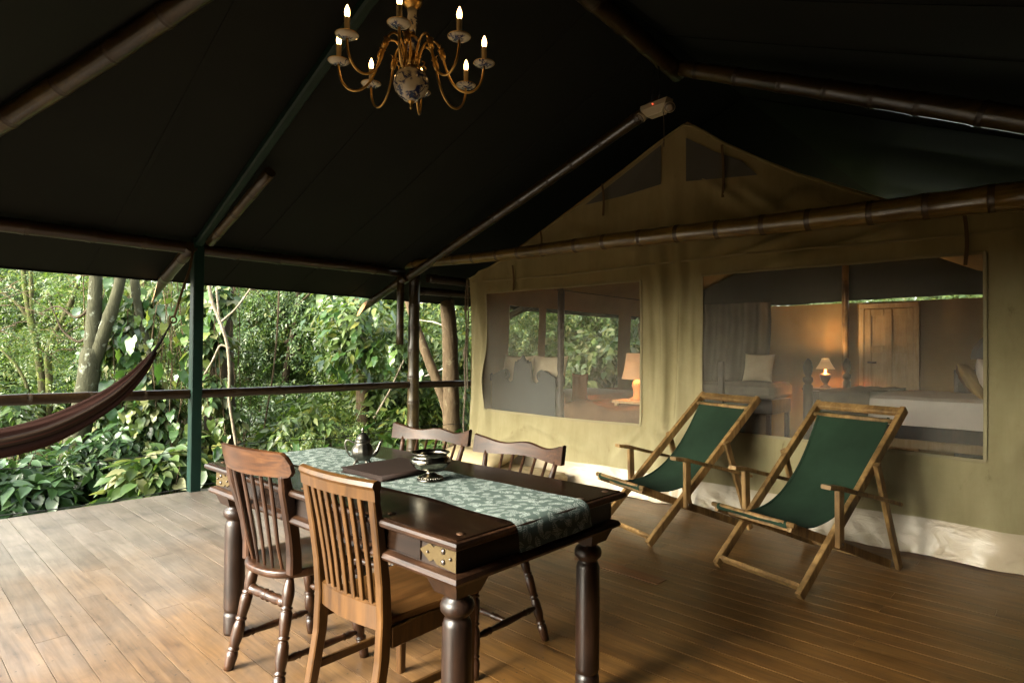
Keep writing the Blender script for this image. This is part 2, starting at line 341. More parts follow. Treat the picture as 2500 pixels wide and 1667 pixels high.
def porcelain_mat():
    m, nt, b = M('blue_and_white_porcelain', (.72, .70, .66), .12); v = coords(nt)
    n1 = noise(nt, v, 26, 5, .7, 1.5); n2 = noise(nt, v, 11, 2, .5)
    f = mth(nt, 'MULTIPLY', ramp(nt, n1, [(.47, (0,) * 3), (.52, (1,) * 3)]), ramp(nt, n2, [(.44, (0,) * 3), (.50, (1,) * 3)]))
    nt.links.new(mixc(nt, f, (.70, .66, .58), (.02, .035, .14)), b.inputs['Base Color']); return m
MT['porcelain'] = porcelain_mat()
MT['candle'], _, _ = M('cream_candle_sleeve', (.62, .48, .26), .5)
def emit(name, col, st):
    m, nt, b = M(name, col); b.inputs['Emission Color'].default_value = (*col, 1); b.inputs['Emission Strength'].default_value = st; return m
MT['bulb'] = emit('lit_warm_bulb', (1, .55, .18), 1.6)
MT['led'] = emit('red_indicator', (1, .10, .04), .25)
MT['shade'] = emit('lit_cream_shade', (1., .55, .27), .018)
MT['shadeglow'] = emit('lit_fringed_shade', (1., .58, .24), .027)
MT['plastic'] = M('cream_plastic', (.55, .50, .40), .5)[0]
MT['lens'] = M('grey_lamp_lens', (.25, .22, .2), .15)[0]
MT['cable'] = M('black_cable', (.012, .012, .012), .5)[0]
MT['curtain'] = cloth('dark_grey_brown_curtain', (.085, .072, .055), .9, .2, 3)
MT['rope'] = cloth('grey_rope', (.16, .13, .095), .9, .3, 30)
def hammock_mat():
    m, nt, b = M('striped_hammock_cotton', (.05, .03, .02), .9, spec=.1); tc = nd(nt, 'ShaderNodeUVMap'); uv = nd(nt, 'ShaderNodeAttribute', attribute_name='stripe')
    c = ramp(nt, uv.outputs['Fac'], [(0, (.008, .006, .005)), (.18, (.022, .010, .007)), (.3, (.007, .006, .005)), (.48, (.055, .016, .009)), (.56, (.015, .009, .006)), (.72, (.035, .02, .012)), (.8, (.008, .006, .005)), (1, (.026, .010, .007))])
    nt.links.new(c, b.inputs['Base Color']); bump(nt, b, noise(nt, coords(nt), 120, 2), .3, .003); return m
MT['hammock'] = hammock_mat()
MT['linen'] = cloth('white_bed_linen', (.80, .74, .67), .9, .06, 4)
MT['blanket'] = cloth('grey_brown_blanket', (.12, .10, .08), .9, .2, 8)
MT['ochre'] = cloth('ochre_cushion_cotton', (.40, .27, .10), .85, .2, 6)
MT['cream'] = cloth('cream_cushion_cotton', (.56, .47, .33), .9, .1, 6)
MT['tuft'] = cloth('beige_tufted_cushion', (.42, .33, .19), .85, .12, 5)
MT['floral'] = cloth('faded_floral_mattress', (.34, .26, .14), .9, .3, 14, 260, .2, (.46, .36, .22))
MT['brownthrow'] = cloth('brown_throw_cloth', (.15, .085, .045), .9, .25, 4)
MT['terra'] = cloth('terracotta_cushion', (.16, .07, .03), .9, .15, 5)
MT['mirror'] = M('dim_mirror_glass', (.035, .033, .03), .35, .3)[0]
def bark_mat(name, dark, mid, lichen, lf=.55, sc=1.):
    m, nt, b = M(name, mid, .9, spec=.2); v = coords(nt, (sc, sc, sc * .35)); n1 = noise(nt, v, 9, 6, .7, .6); v2 = coords(nt)
    c = ramp(nt, n1, [(.3, dark), (.7, mid)]); li = noise(nt, v2, 7.5 * sc, 5, .65, .3)
    c = mixc(nt, ramp(nt, li, [(lf, (0,) * 3), (lf + .08, (1,) * 3)]), c, lichen); nt.links.new(c, b.inputs['Base Color']); bump(nt, b, n1, .8, .03); return m
MT['bark_lichen'] = bark_mat('grey_lichen_bark', (.024, .024, .013), (.060, .058, .031), (.17, .18, .135), .58)
MT['bark_moss'] = bark_mat('mossy_bark', (.03, .028, .012), (.075, .068, .027), (.08, .095, .022), .48)
MT['bark_brown'] = bark_mat('brown_bark', (.05, .034, .018), (.115, .08, .045), (.15, .125, .075), .58)
MT['bark_pale'] = bark_mat('pale_smooth_bark', (.30, .27, .22), (.45, .41, .36), (.52, .50, .46), .58)
MT['bark_dark'] = bark_mat('dark_wet_bark', (.025, .018, .01), (.06, .045, .025), (.09, .085, .04), .6)
MT['liana'] = bark_mat('pale_liana_bark', (.13, .105, .07), (.25, .21, .15), (.32, .29, .22), .6)
def leaf_mat(name, cols, rough=.40, trans=.28, spec=.55, vein=False):
    m, nt, b = M(name, cols[0], rough, spec=spec); g = nd(nt, 'ShaderNodeNewGeometry')
    n = len(cols); c = ramp(nt, g.outputs['Random Per Island'], [(i / max(1, n - 1), cols[i]) for i in range(n)])
    if vein:
        oi = nd(nt, 'ShaderNodeObjectInfo'); c = ramp(nt, oi.outputs['Random'], [(i / max(1, n - 1), cols[i]) for i in range(n)])
        pn = noise(nt, coords(nt), 30, 4, .6); c = mixc(nt, 1., c, ramp(nt, pn, [(.35, (.72, .76, .7)), (.7, (1.15, 1.12, 1.1))]), 'MULTIPLY')
    nt.links.new(c, b.inputs['Base Color'])
    tl = nd(nt, 'ShaderNodeBsdfTranslucent'); tc = mixc(nt, 1., c, (1.1, 1.28, .6), 'MULTIPLY'); nt.links.new(tc, tl.inputs[0])
    mx = nd(nt, 'ShaderNodeMixShader'); mx.inputs[0].default_value = trans; nt.links.new(b.outputs[0], mx.inputs[1]); nt.links.new(tl.outputs[0], mx.inputs[2]); nt.links.new(mx.outputs[0], nt.nodes['Material Output'].inputs[0]); return m
G1 = [(.018, .040, .010), (.032, .064, .014), (.050, .090, .021), (.072, .115, .028), (.10, .135, .028)]
G2 = [(.040, .074, .017), (.064, .106, .024), (.088, .136, .031), (.115, .160, .038), (.17, .17, .028)]
G3 = [(.018, .044, .016), (.032, .068, .022), (.046, .088, .03), (.07, .115, .036)]
G4 = [(.026, .058, .018), (.042, .082, .022), (.065, .105, .028), (.09, .13, .036), (.13, .155, .045), (.22, .21, .11)]
MT['leaf_a'] = leaf_mat('mid_green_leaves', G1); MT['leaf_b'] = leaf_mat('fresh_green_leaves', G2, .42, .35); MT['leaf_c'] = leaf_mat('deep_green_leaves', G3, .32, .2)
MT['leaf_v'] = leaf_mat('variegated_vine_leaves', G4, .4, .3); MT['bigleaf'] = leaf_mat('broad_glossy_leaf', [(.022, .060, .016), (.04, .09, .022), (.06, .12, .03), (.10, .15, .035)], .3, .25, .55, True)
MT['bigleaf_v'] = leaf_mat('yellow_green_vine_leaf', [(.03, .075, .02), (.055, .11, .026), (.10, .15, .036), (.19, .20, .04), (.30, .30, .17)], .36, .3, .5, True)
MT['stem'] = M('green_stem', (.06, .09, .025), .5)[0]
def soil_mat():
    m, nt, b = M('leaf_litter_soil', (.08, .05, .03), .95); v = coords(nt); n1 = noise(nt, v, 6, 8, .7)
    nt.links.new(ramp(nt, n1, [(.3, (.030, .022, .012)), (.55, (.085, .055, .028)), (.75, (.06, .07, .02))]), b.inputs['Base Color']); bump(nt, b, n1, .8, .06); return m
MT['soil'] = soil_mat()

exec_order = []
# ================================================================== SETTING: ground and deck
def ground_z(x, y):
    d = max(0., max(-x - 7.5, y - 12, x - 3, -y - 4)); far = max(0., math.hypot(x + 2, y - 4) - 9)
    return -1.0 + .07 * math.sin(x * .7 + 1) * math.cos(y * .6) + .045 * far + .04 * math.sin(2.3 * x) * math.sin(1.9 * y + 1)
mb = MB(); ax = np.concatenate([[-220, -120, -70], np.linspace(-45, 40, 60), [70, 120, 220]])
mb.grid(lambda u, v: vec(u, v, ground_z(u, v) if abs(u) < 46 and abs(v) < 46 else 1.0), ax, ax)
tag(mb.build('ground', MT['soil']), kind='structure')
DX0, DX1, DY0, DY1 = -6.19, 1.45, -.55, 5.02
mb = MB(); mb.box(((DX0 + DX1) / 2 + .01, (DY0 + DY1) / 2, -.085), (DX1 - DX0 - .06, DY1 - DY0 - .04, .11), ch=.002)
deck = tag(mb.build('deck_floor', MT['darkwood']), kind='structure')
PW = .1245; plank_meshes = {}
def plank_mesh(L):
    k = round(L, 2)
    if k not in plank_meshes:
        b_ = MB(); b_.box((0, 0, 0), (k - .0016, PW - .003, .026), ch=.0003); o = b_.build('plank', MT['deck']); plank_meshes[k] = o.data; bpy.data.objects.remove(o)
    return plank_meshes[k]
rr = random.Random(3); y = DY0 + PW / 2; row = 0
while y < DY1 + .05:
    x = DX0 - rr.uniform(.0, .006); first = True
    cuts = []
    xx = x + rr.choice([.9, 1.35, 1.8, 2.25, 2.7])
    while xx < DX1 - .6: cuts.append(xx); xx += rr.choice([1.8, 2.25, 2.7, 3.15])
    ed = [x] + cuts + [DX1]
    for a, b2 in zip(ed[:-1], ed[1:]):
        L = round((b2 - a) / .05) * .05
        p = link('plank', plank_mesh(L), deck, ((a + L / 2), y + rr.uniform(-.0009, .0009), -.013 + rr.uniform(-.0006, .0003)))
    y += PW; row += 1
mb = MB(); mb.box((DX0 + .012, (DY0 + DY1) / 2, -.11), (.03, DY1 - DY0, .16)); mb.build('fascia_board', MT['darkwood'], deck)
for i in range(5):
    mb = MB(); mb.box((DX0 + .25, DY0 + .3 + i * 1.3, -.62), (.14, .14, .94)); mb.build('stilt', MT['darkwood'], deck)
mb = MB(); mb.box((-2.55, 7.62, -.02), (5.6, 5.18, .05)); tag(mb.build('tent_floor', MT['innerfloor']), kind='structure')
# ================================================================== bamboo frame and roof
def bamboo_mb(mb, p0, p1, r0, r1, sp=.33, off=.1, seg=14, seed=0, cut=None, wob=.006):
    p0 = vec(*p0); p1 = vec(*p1); L = np.linalg.norm(p1 - p0); rs = random.Random(seed); d = (p1 - p0) / L
    n1 = unit(np.cross(d, vec(.3, .2, .9))); n2 = np.cross(d, n1)
    ts = [(0., 1., 0)]; t = off
    while t < L - .05:
        ts += [(t - .05, .985, 0), (t - .012, 1.05, 0), (t - .006, 1.065, 1), (t + .003, .97, 1), (t + .010, 1.05, 1), (t + .03, 1.0, 0), (t + .12, .97, 0)]
        t += sp * rs.uniform(.85, 1.15)
    ts.append((L, 1., 0)); ts = [q for q in ts if 0 <= q[0] <= L]; ts.sort()
    P = []; R = []; mi = []
    for q, k, m in ts:
        w = wob * math.sin(q * 2.1 + seed) * n1 + wob * math.cos(q * 1.7 + seed * 2) * n2
        P.append(p0 + d * q + w); R.append((r0 + (r1 - r0) * q / L) * k); mi.append(m)
    return mb.tube(P, R, seg, mis=mi)
def bamboo(name, label, p0, p1, r0, r1, sp=.33, off=.1, seed=0, group=None, cat='bamboo pole', mt='bamboo'):
    mb = MB(); bamboo_mb(mb, p0, p1, r0, r1, sp, off, seed=seed)
    return tag(mb.build(name, [MT[mt], MT['node_gold' if mt == 'bamboo_gold' else 'node']]), label, cat, group)
RIDGE_X, RZ = -2.47, 3.90
def roof_z(x): return 2.06 + .4035 * (x + 7.05) if x <= RIDGE_X else 2.06 + .4035 * (2 * RIDGE_X - x + 7.05)
roof = thing('verandah_roof', 'dark green black canvas fly roof sloping over the deck and tent', 'roof')
def sag(y): return -.055 * abs(math.sin((y - 2.2) / 2.5 * PI)) ** .7
HY = 1.86; EY = -.42                                  # the ridge ends at HY, the front eave hangs at EY
def hip_y(u): return EY + (HY - EY) * u               # u 0 eave, 1 ridge
for sgn, nm in ((-1, 'a'), (1, 'b')):
    mb = MB(); us = np.linspace(0, 1, 16)
    def fn(u, v):
        x = -7.05 + (RIDGE_X + 7.05) * u; y0 = hip_y(u); yy = y0 + (11.4 - y0) * v
        z = roof_z(x) + sag(yy) * math.sin(PI * u) * min(1, v * 8) + .004 * math.sin(yy * 9) * (1 - u) * min(1, v * 8)
        return vec(x if sgn < 0 else 2 * RIDGE_X - x, yy, z)
    mb.grid(fn, us, np.linspace(0, 1, 50), flip=sgn > 0); mb.build('roof_panel', MT['roof'], roof)
    for yk in (.62, 1.5, 2.75, 3.6, 4.4, 6.0):
        mb = MB(); P_ = []
        for u in np.linspace(0, 1, 26):
            y0 = hip_y(u)
            if yk > y0 + .03: P_.append(fn(u, (yk - y0) / (11.4 - y0)) + vec(0, 0, -.004))
        if len(P_) > 3: mb.sweep(P_, .035, .006, (0, 1, 0)); mb.build('roof_seam', MT['roof'], roof)
    mb = MB(); mb.tube([fn(0, v) + vec(0, 0, -.006) for v in np.linspace(0, 1, 40)], .011, 6); mb.build('hem', MT['roof'], roof)
mb = MB()
def fn(u, v):
    x0 = -7.05 + (RIDGE_X + 7.05) * v; x1 = 2 * RIDGE_X - x0
    return vec(x0 + (x1 - x0) * u, hip_y(v), roof_z(x0))
mb.grid(fn, np.linspace(0, 1, 20), np.linspace(0, 1, 12), flip=True); mb.build('roof_panel', MT['roof'], roof)
# plates, rafters, ridge
GB = 'bamboo poles framing the roof'
bamboo('bamboo_plate', 'long bamboo eave plate running along the open left side', (-6.19, -.1, 2.30), (-6.19, 4.62, 2.305), .062, .055, .42, .15, 1, GB, mt='bamboo_shaded')
bamboo('bamboo_plate', 'short dark bamboo plate between bamboo post and tent corner', (-6.06, 4.9, 2.26), (-5.82, 7.2, 2.24), .055, .05, .4, .1, 2, GB, mt='bamboo_shaded')
bamboo('bamboo_plate', 'lower dark bamboo plate under the eave beside the tent corner', (-6.24, 4.86, 2.12), (-6.2, 8.4, 2.14), .05, .045, .4, .1, 22, GB, mt='bamboo_shaded')
bamboo('ridge_pole', 'thick bamboo ridge pole along the top of the roof', (-2.44, 1.75, 3.87), (-2.53, 4.75, 3.74), .07, .075, .38, .2, 3, GB)
bamboo('bamboo_rafter', 'broad bamboo hip rafter crossing the upper left ceiling', (-7.0, -.36, 1.98), (-2.55, 1.80, 3.79), .062, .07, .40, .2, 4, GB)
bamboo('bamboo_rafter', 'brown bamboo rafter rising from bamboo post to the emergency light', (-6.25, 4.66, 2.215), (-2.62, 4.66, 3.50), .048, .056, .36, .15, 5, GB)
bamboo('bamboo_rafter', 'dark bamboo rafter falling to the right from the roof peak', (-2.5, 4.68, 3.76), (.9, 4.68, 2.21), .062, .085, .34, .2, 6, GB)
bamboo('tie_beam', 'thick glossy bamboo tie beam across the tent gable', (-6.28, 4.70, 2.42), (1.1, 4.66, 2.27), .050, .092, .36, .22, 8, GB, mt='bamboo_gold')
def eave_tip(label, y, x0, z0, x1, z1, r, seed, sl_=4.2):
    t = thing('rafter_tail', label, 'rafter', (0, 0, 0), 0, 'rafter tails poking out under the left eave')
    P0 = vec(x0, y, z0); P1 = vec(x1, y, z1); d = unit(P1 - P0); L = np.linalg.norm(P1 - P0); Lc = L - sl_ * r
    mb = MB(); bamboo_mb(mb, P0, P0 + d * (L - 2 * sl_ * r), r, r, .45, .25, seed=seed, wob=0); up = unit(np.cross(d, vec(0, 1, 0))); up = up if up[2] > 0 else -up
    a = np.arange(14) * 2 * PI / 14; k = unit(vec(0, 1, 0) - .25 * up)
    ring = lambda s_, q: [P0 + d * (q + s_ * r * np.dot(k, math.cos(b) * vec(0, 1, 0) + math.sin(b) * up)) + r * (math.cos(b) * vec(0, 1, 0) + math.sin(b) * up) for b in a]
    mb.loft([ring(0, L - 2 * sl_ * r), ring(sl_ * .5, Lc - sl_ * r * .5), ring(sl_, Lc)], caps=False); mb.build('culm', [MT['bamboo'], MT['node']], t)
    mb = MB(); mb.add(ring(sl_, Lc), [list(range(14))]); V = np.array(ring(sl_, Lc)); mb.loft([V, V - d * .004], smooth=False); mb.build('cut_end', MT['rawend'], t); return t
eave_tip('bamboo rafter tail with slanted orange cut end beside the green post', 2.12, -6.12, 2.30, -7.42, 1.86, .054, 11, 5.6)
eave_tip('bamboo rafter tail with slanted pale cut end left of the bamboo post', 4.62, -6.14, 2.25, -7.30, 1.835, .05, 12)
eave_tip('bamboo rafter tail with cut end seen through the small tent window', 6.62, -5.3, 2.2, -6.9, 1.66, .05, 13)
# green post, green rafter and its bamboo splice
mb = MB(); mb.box((-6.165, 2.19, 1.17), (.095, .095, 2.46), ch=.006); tag(mb.build('green_post', MT['greenpaint']), 'square dark green post standing on the left deck edge', 'post')
mb = MB(); mb.sweep([(-6.2, 2.19, 2.325), (-2.5, 2.1, 3.80)], .075, .075, (0, 1, 0)); tag(mb.build('green_rafter', MT['greenrafter']), 'dark green square rafter climbing from green post to ridge', 'rafter')
bamboo('bamboo_splice', 'short bamboo length strapped beneath the green rafter', (-6.02, 2.25, 2.35), (-4.86, 2.27, 2.80), .042, .046, .36, .2, 9, GB)
t = thing('bamboo_post', 'thick glossy bamboo corner post between deck rail and tent', 'post', (-6.17, 4.77, 0))
mb = MB(); bamboo_mb(mb, (0, 0, -.02), (.01, .01, 2.36), .078, .07, .30, .13, seed=14, wob=.004); mb.build('culm', [MT['bamboo'], MT['node']], t)
bamboo('bamboo_stub', 'short hanging bamboo stub lashed beside the bamboo post', (-6.24, 4.62, 2.26), (-6.24, 4.62, 1.42), .047, .047, .36, .2, 15)
bamboo('deck_rail', 'long dark bamboo handrail along the left deck edge', (-6.19, -.4, .925), (-6.19, 4.70, .915), .048, .042, .42, .1, 16, 'bamboo handrails', mt='bamboo_shaded')
bamboo('deck_rail', 'short bamboo handrail between bamboo post and tent corner', (-6.19, 4.84, .905), (-6.19, 7.0, .885), .046, .04, .40, .2, 17, 'bamboo handrails', mt='bamboo_shaded')
for z0, z1, lb in ((.415, .36, 'upper thin black wire strung below the bamboo handrail'), (.05, .03, 'lower thin black wire strung just above the deck edge')):
    mb = MB(); mb.tube([(-6.19, yy, z0 + (z1 - z0) * (yy + .4) / 8 - .035 * math.sin((yy - .2) / 2.4 * PI) ** 2) for yy in np.linspace(-.4, 7.6, 30)], .0042, 6)
    tag(mb.build('railing_wire', MT['cable']), lb, 'wire', 'wires below the handrail')
# ================================================================== the tent
TY = 4.98; TX0, TX1 = -5.32, .25; TB = 9.85
tent = thing('safari_tent', 'khaki canvas safari tent with netting windows behind the deck', 'tent')
def gable_z(x):
    xs = [TX0, -4.58, -3.6, -2.72, -2.55, -2.40, -2.19, -1.68, -1.01, -.5, TX1]; zs = [2.20, 2.475, 2.91, 3.315, 3.375, 3.27, 3.10, 2.775, 2.435, 2.29, 2.18]
    return float(np.interp(x, xs, zs))
FOLDS = [(-5.15, 2.1, -5.0, .3, .03, .03), (-4.6, .62, -3.3, .30, .05, .018), (-3.0, .68, -3.35, .26, .05, .025), (-2.95, .7, -2.5, .30, .06, .02), (-2.38, 2.2, -1.5, 2.62, .06, .03), (-2.2, 2.12, -1.0, 2.45, .05, .028), (-1.9, 2.05, -.9, 2.25, .05, .022), (-2.1, 2.75, -1.6, 2.35, .07, .03), (-2.4, 2.85, -1.9, 2.45, .06, .025), (-3.9, 2.6, -3.0, 2.3, .08, .02), (-.35, .7, .1, 1.6, .07, .035), (-.2, .3, .15, 1.2, .06, .03), (-2.5, .3, -2.9, .9, .05, .02), (-1.4, .6, -.9, .28, .06, .02), (-4.9, .28, -4.4, .55, .05, .018), (-2.60, 2.0, -2.66, .4, .03, .018), (-2.80, 2.0, -2.76, .5, .03, .018), (-2.95, 2.0, -2.90, .6, .025, .014), (-2.5, 2.0, -2.52, .8, .025, .014)]
def fold(x, z):
    t_ = 0.
    for ax_, az_, bx_, bz_, w_, h_ in FOLDS:
        ex, ez = bx_ - ax_, bz_ - az_; l2 = ex * ex + ez * ez; q = ((x - ax_) * ex + (z - az_) * ez) / l2; qc = min(1, max(0, q)); d2 = (x - ax_ - ex * qc) ** 2 + (z - az_ - ez * qc) ** 2
        t_ -= 2.0 * h_ * math.exp(-d2 / (w_ * w_ * .5)) * math.sin(PI * min(1, max(.08, qc))) ** .6
    return t_
def wall_dy(x, z):
    d = .014 * math.sin(2.1 * x + 1.3 * z) + fold(x, z) + .009 * math.sin(5.3 * x - 2.2 * z + 1) + .005 * math.sin(9 * x + 6 * z)
    g = math.exp(-((x + 2.72) / .26) ** 2) * (1 if z < 2.1 else math.exp(-(z - 2.1) * 3)); d += g * .022 * math.sin(30 * x + .9 * z + math.sin(3 * z))
    g = math.exp(-((x + 5.2) / .14) ** 2); d += g * (.03 * math.sin(26 * x - 3.2 * z) - .04)
    g = math.exp(-((x + 1.5) / .8) ** 2 - ((z - 2.45) / .32) ** 2); d += g * .03 * math.sin(7 * x + 11 * z)
    g = math.exp(-((x + .1) / .35) ** 2); d += g * .035 * math.sin(8 * (x + .35 * z) + 2)
    if z < .7: d += .012 * math.sin(6.1 * x + 5 * z) * (.7 - z) / .5 + .012 * math.sin(13 * x - 14 * z) * math.exp(-((x + 3.1) / .3) ** 2) - .02 * (.7 - z)
    return d
def lines(*st):
    out = []
    for a, b, n in st: out += list(np.linspace(a, b, n, endpoint=False))
    return out + [st[-1][1]]
W1, W2 = (-5.06, -3.02), (-2.41, -.47); WZ = (.675, 2.02)
us = lines((TX0, W1[0], 10), (W1[0], W1[1], 56), (W1[1], W2[0], 30), (W2[0], W2[1], 56), (W2[1], TX1, 24))
vs = lines((.225, WZ[0], 14), (WZ[0], WZ[1], 22), (WZ[1], 2.18, 4)) + [2.18 + (i + 1) / 26 for i in range(26)]
def zmap(x, v):
    z = v if v <= 2.18 else 2.18 + (gable_z(x) - 2.18) * (v - 2.18)
    if .5 < v < 2.1:                                  # the sewn window openings sag a little
        k = math.exp(-((v - WZ[0]) / .12) ** 2); z += k * (-.012 * math.sin((x + 5) * 1.5))
    return z
def wall(x, v, off=0.): z = zmap(x, v); return vec(x, TY + wall_dy(x, z) + off, z)
hole = lambda u, v: WZ[0] < v < WZ[1] and (W1[0] < u < W1[1] or W2[0] < u < W2[1])
mb = MB(); mb.grid(wall, us, vs, hole=hole); mb.build('front_wall', MT['canvas'], tent)
for w in (W1, W2):
    def net(u, v): p = wall(u, v, .006); return p + vec(0, .008 * math.sin(14 * (u - w[0]) - 9 * (v - .7)) * math.exp(-((u - w[0]) / .5) ** 2) + .004 * math.sin(17 * u + 5 * v), 0)
    mb = MB(); mb.grid(net, [u for u in us if w[0] - 1e-6 <= u <= w[1] + 1e-6], [v for v in vs if WZ[0] - 1e-6 <= v <= WZ[1] + 1e-6]); mb.build('window_netting', MT['screen'], tent)
    mb = MB(); e = .0; pts = [wall(u, WZ[0], -.006) for u in np.linspace(w[0], w[1], 24)]
    mb.sweep(pts, .010, .022, (0, 1, 0)); mb.sweep([p_ for p_ in [wall(u, WZ[1], -.006) for u in np.linspace(w[0], w[1], 24)]], .010, .022, (0, 1, 0))
    for x_ in w: mb.sweep([wall(x_, v, -.006) for v in np.linspace(WZ[0], WZ[1], 16)], .010, .022, (0, 1, 0))
    mb.build('window_binding', MT['binding'], tent)
def vent(pts):
    mb = MB(); P = [wall(x, 2.18) * 0 + vec(x, TY + wall_dy(x, z) - .012, z) for x, z in pts]; mb.add(P, [list(range(len(P)))]); mb.build('gable_vent', MT['vent'], tent)
vent([(-2.80, 3.235), (-3.68, 2.83), (-3.2, 2.845), (-2.80, 2.875)]); vent([(-2.56, 3.245), (-2.56, 2.86), (-2.2, 2.825), (-1.93, 2.795), (-2.06, 2.94), (-2.3, 3.07)])
mb = MB(); mb.sweep([vec(x, TY + wall_dy(x, 2.16) - .008, 2.155 + .01 * math.sin(x * 2)) for x in np.linspace(TX0 + .05, TX1, 50)], .008, .02, (0, 1, 0)); mb.build('seam', MT['binding'], tent)
mb = MB(); mb.tube([vec(x, TY + wall_dy(x, gable_z(x)) - .004, gable_z(x)) for x in np.linspace(TX0, TX1, 60)], .012, 8); mb.build('gable_hem', MT['canvas'], tent)
def skirt(u, v):
    z = .245 - .235 * v + .004 * math.sin(7 * u); return vec(u, TY + wall_dy(u, .23) - .01 - .05 * v ** 1.5 - .010 * v * (math.sin(5.3 * u) + .6 * math.sin(13.7 * u + 3 * v) + .5 * math.sin(31 * u - 9 * v + 2 * math.sin(5 * u)) + .3 * math.sin(58 * u + 11 * v)), z)
mb = MB(); mb.grid(skirt, np.linspace(TX0, TX1 + .1, 260), np.linspace(0, 1, 9)); mb.build('groundsheet_skirt', MT['skirt'], tent)
# hanging webbing straps and the corner lashing
for x, z0, z1 in ((-4.22, 2.63, 2.47), (-4.62, 2.30, 2.02), (-3.43, 2.99, 2.68), (-2.22, 3.10, 2.66), (-.57, 2.27, 1.94)):
    mb = MB(); mb.sweep([vec(x + .012 * math.sin(t * 3), TY - .05 + .015 * t, z0 + (z1 - z0) * t) for t in np.linspace(0, 1, 7)], .022, .006, (1, 0, 0)); mb.build('strap', MT['strap'], tent)
mb = MB(); mb.tube([vec(-5.40 + .012 * math.sin(9 * z) + .01 * z, TY - .04, z) for z in np.linspace(.25, 2.2, 40)], [.010 + (.016 if abs((z * 1.9) % 1 - .5) < .07 else 0) for z in np.linspace(.25, 2.2, 40)], 7); mb.build('corner_rope', MT['rope'], tent)
mb = MB(); mb.tube([vec(-5.36 + .008 * math.sin(7 * z + 2), TY - .03, z) for z in np.linspace(.9, 2.22, 24)], .009, 6); mb.build('corner_rope', MT['rope'], tent)
# side and back walls, inner roof
SWZ = (.80, 1.93); SW = [(5.62, 6.20), (6.34, 8.10), (8.47, 9.45)]
vs2 = lines((TY, 5.62, 3), (5.62, 6.2, 5), (6.2, 6.34, 1), (6.34, 8.1, 9), (8.1, 8.47, 2), (8.47, 9.45, 5), (9.45, TB, 2)); zs2 = lines((.02, SWZ[0], 4), (SWZ[0], SWZ[1], 6), (SWZ[1], 2.2, 2))
mb = MB(); mb.grid(lambda u, v: vec(TX0 + .01 * math.sin(5 * u) + .01 * math.sin(4 * v), u, v), vs2, zs2, hole=lambda u, v: SWZ[0] < v < SWZ[1] and any(a < u < b for a, b in SW)); mb.build('side_wall', MT['innerwall'], tent)
mb = MB(); mb.grid(lambda u, v: vec(TX1, u, v), np.linspace(TY, TB, 8), np.linspace(.02, 2.23, 5)); mb.build('side_wall', MT['innerwall'], tent)
mb = MB(); mb.grid(lambda u, v: vec(u, TB + .02 * math.sin(7 * u) + .015 * math.sin(19 * u + v), v), np.linspace(TX0, TX1, 60), [.02, .8, 1.5, 2.095]); mb.build('back_wall', MT['innerwall'], tent)
def vz(x): return 2.10 + .048 * max(0, 1 - ((x + 1.9) / 1.25) ** 4) * (.55 + .25 * (x + 2.6))
mb = MB(); mb.grid(lambda u, v: vec(u, TB - .02 + .03 * math.sin(11 * u) * (1 - v), vz(u) + (gable_z(u) + .06 - vz(u)) * v), np.linspace(TX0, TX1, 60), np.linspace(0, 1, 6)); mb.build('back_valance', MT['roof'], tent)
for a, b in ((TX0, -2.55), (-2.55, TX1)):
    mb = MB(); mb.grid(lambda u, v: vec(u, v, gable_z(u) + .012), np.linspace(a, b, 10), np.linspace(TY - .02, TB, 8)); mb.build('tent_roof', MT['innerwall'], tent)
mb = MB(); mb.tube([(-2.52, TB - .12, .0), (-2.52, TB - .12, 3.25)], .045, 10); mb.build('tent_pole', MT['teak'], tent)
# door set into the back wall
door = link('door', None, tent, (-1.99, TB - .05, 0))
mb = MB(); dw = .60; z0, z1 = .05, 2.0
for sx in (-1, 1): mb.box((sx * (dw / 2 + .03), 0, (z0 + z1) / 2), (.06, .07, z1 - z0))
mb.box((0, 0, z1 + .035), (dw + .12, .07, .065)); mb.build('door_frame', MT['pine'], door)
mb = MB(); mb.box((0, .01, (z0 + z1) / 2), (dw - .01, .03, z1 - z0 - .01))
for sx in (-1, 0, 1): mb.box((sx * (dw / 2 - .045), -.015, 1.02), (.085, .02, 1.93))
for zz in (.12, .85, 1.42, 1.94):
    for sx in (-1, 1): mb.box((sx * .135, -.0155, zz), (.155, .018, .09))
mb.build('door_leaf', MT['pine'], door)
mb = MB(); mb.tube([(-.24, -.05, 1.24), (-.14, -.055, 1.24)], .011, 8); mb.tube([(-.24, -.01, 1.24), (-.24, -.055, 1.24)], .014, 8); mb.build('handle', MT['stud'], door)
# ------------------------------------------------------------------ bedroom things
def posts(mb_list): pass
bed = thing('four_poster_bed', 'wide bed with white linen and grey blanket, seen through the large window', 'bed', (-1.25, 8.42, 0))
mb = MB(); mb.box((0, 0, .50), (1.95, 1.56, .20), ch=.01); mb.build('bed_base', MT['darkwood'], bed)
for sy in (-1, 1): mb = MB(); mb.box((0, sy * .80, .41), (2.05, .05, .09)); mb.build('bed_rail', MT['pine'], bed)
mb = MB(); us_ = np.linspace(-1, 1, 26)
def mat_(u, v):
    e = max(abs(u), abs(v)) ; z = .90 - .03 * max(0, (e - .9) / .1) ** 2; return vec(u * .99, v * .80, z + .006 * math.sin(9 * u + 3 * v))
mb.grid(mat_, us_, us_)
for sv in (-1, 1): mb.grid(lambda u, v: vec(u * .99, sv * (.80 + .012 * math.sin(22 * u + 4 * v) * v), .87 - .27 * v), us_, np.linspace(0, 1, 6), flip=sv > 0)
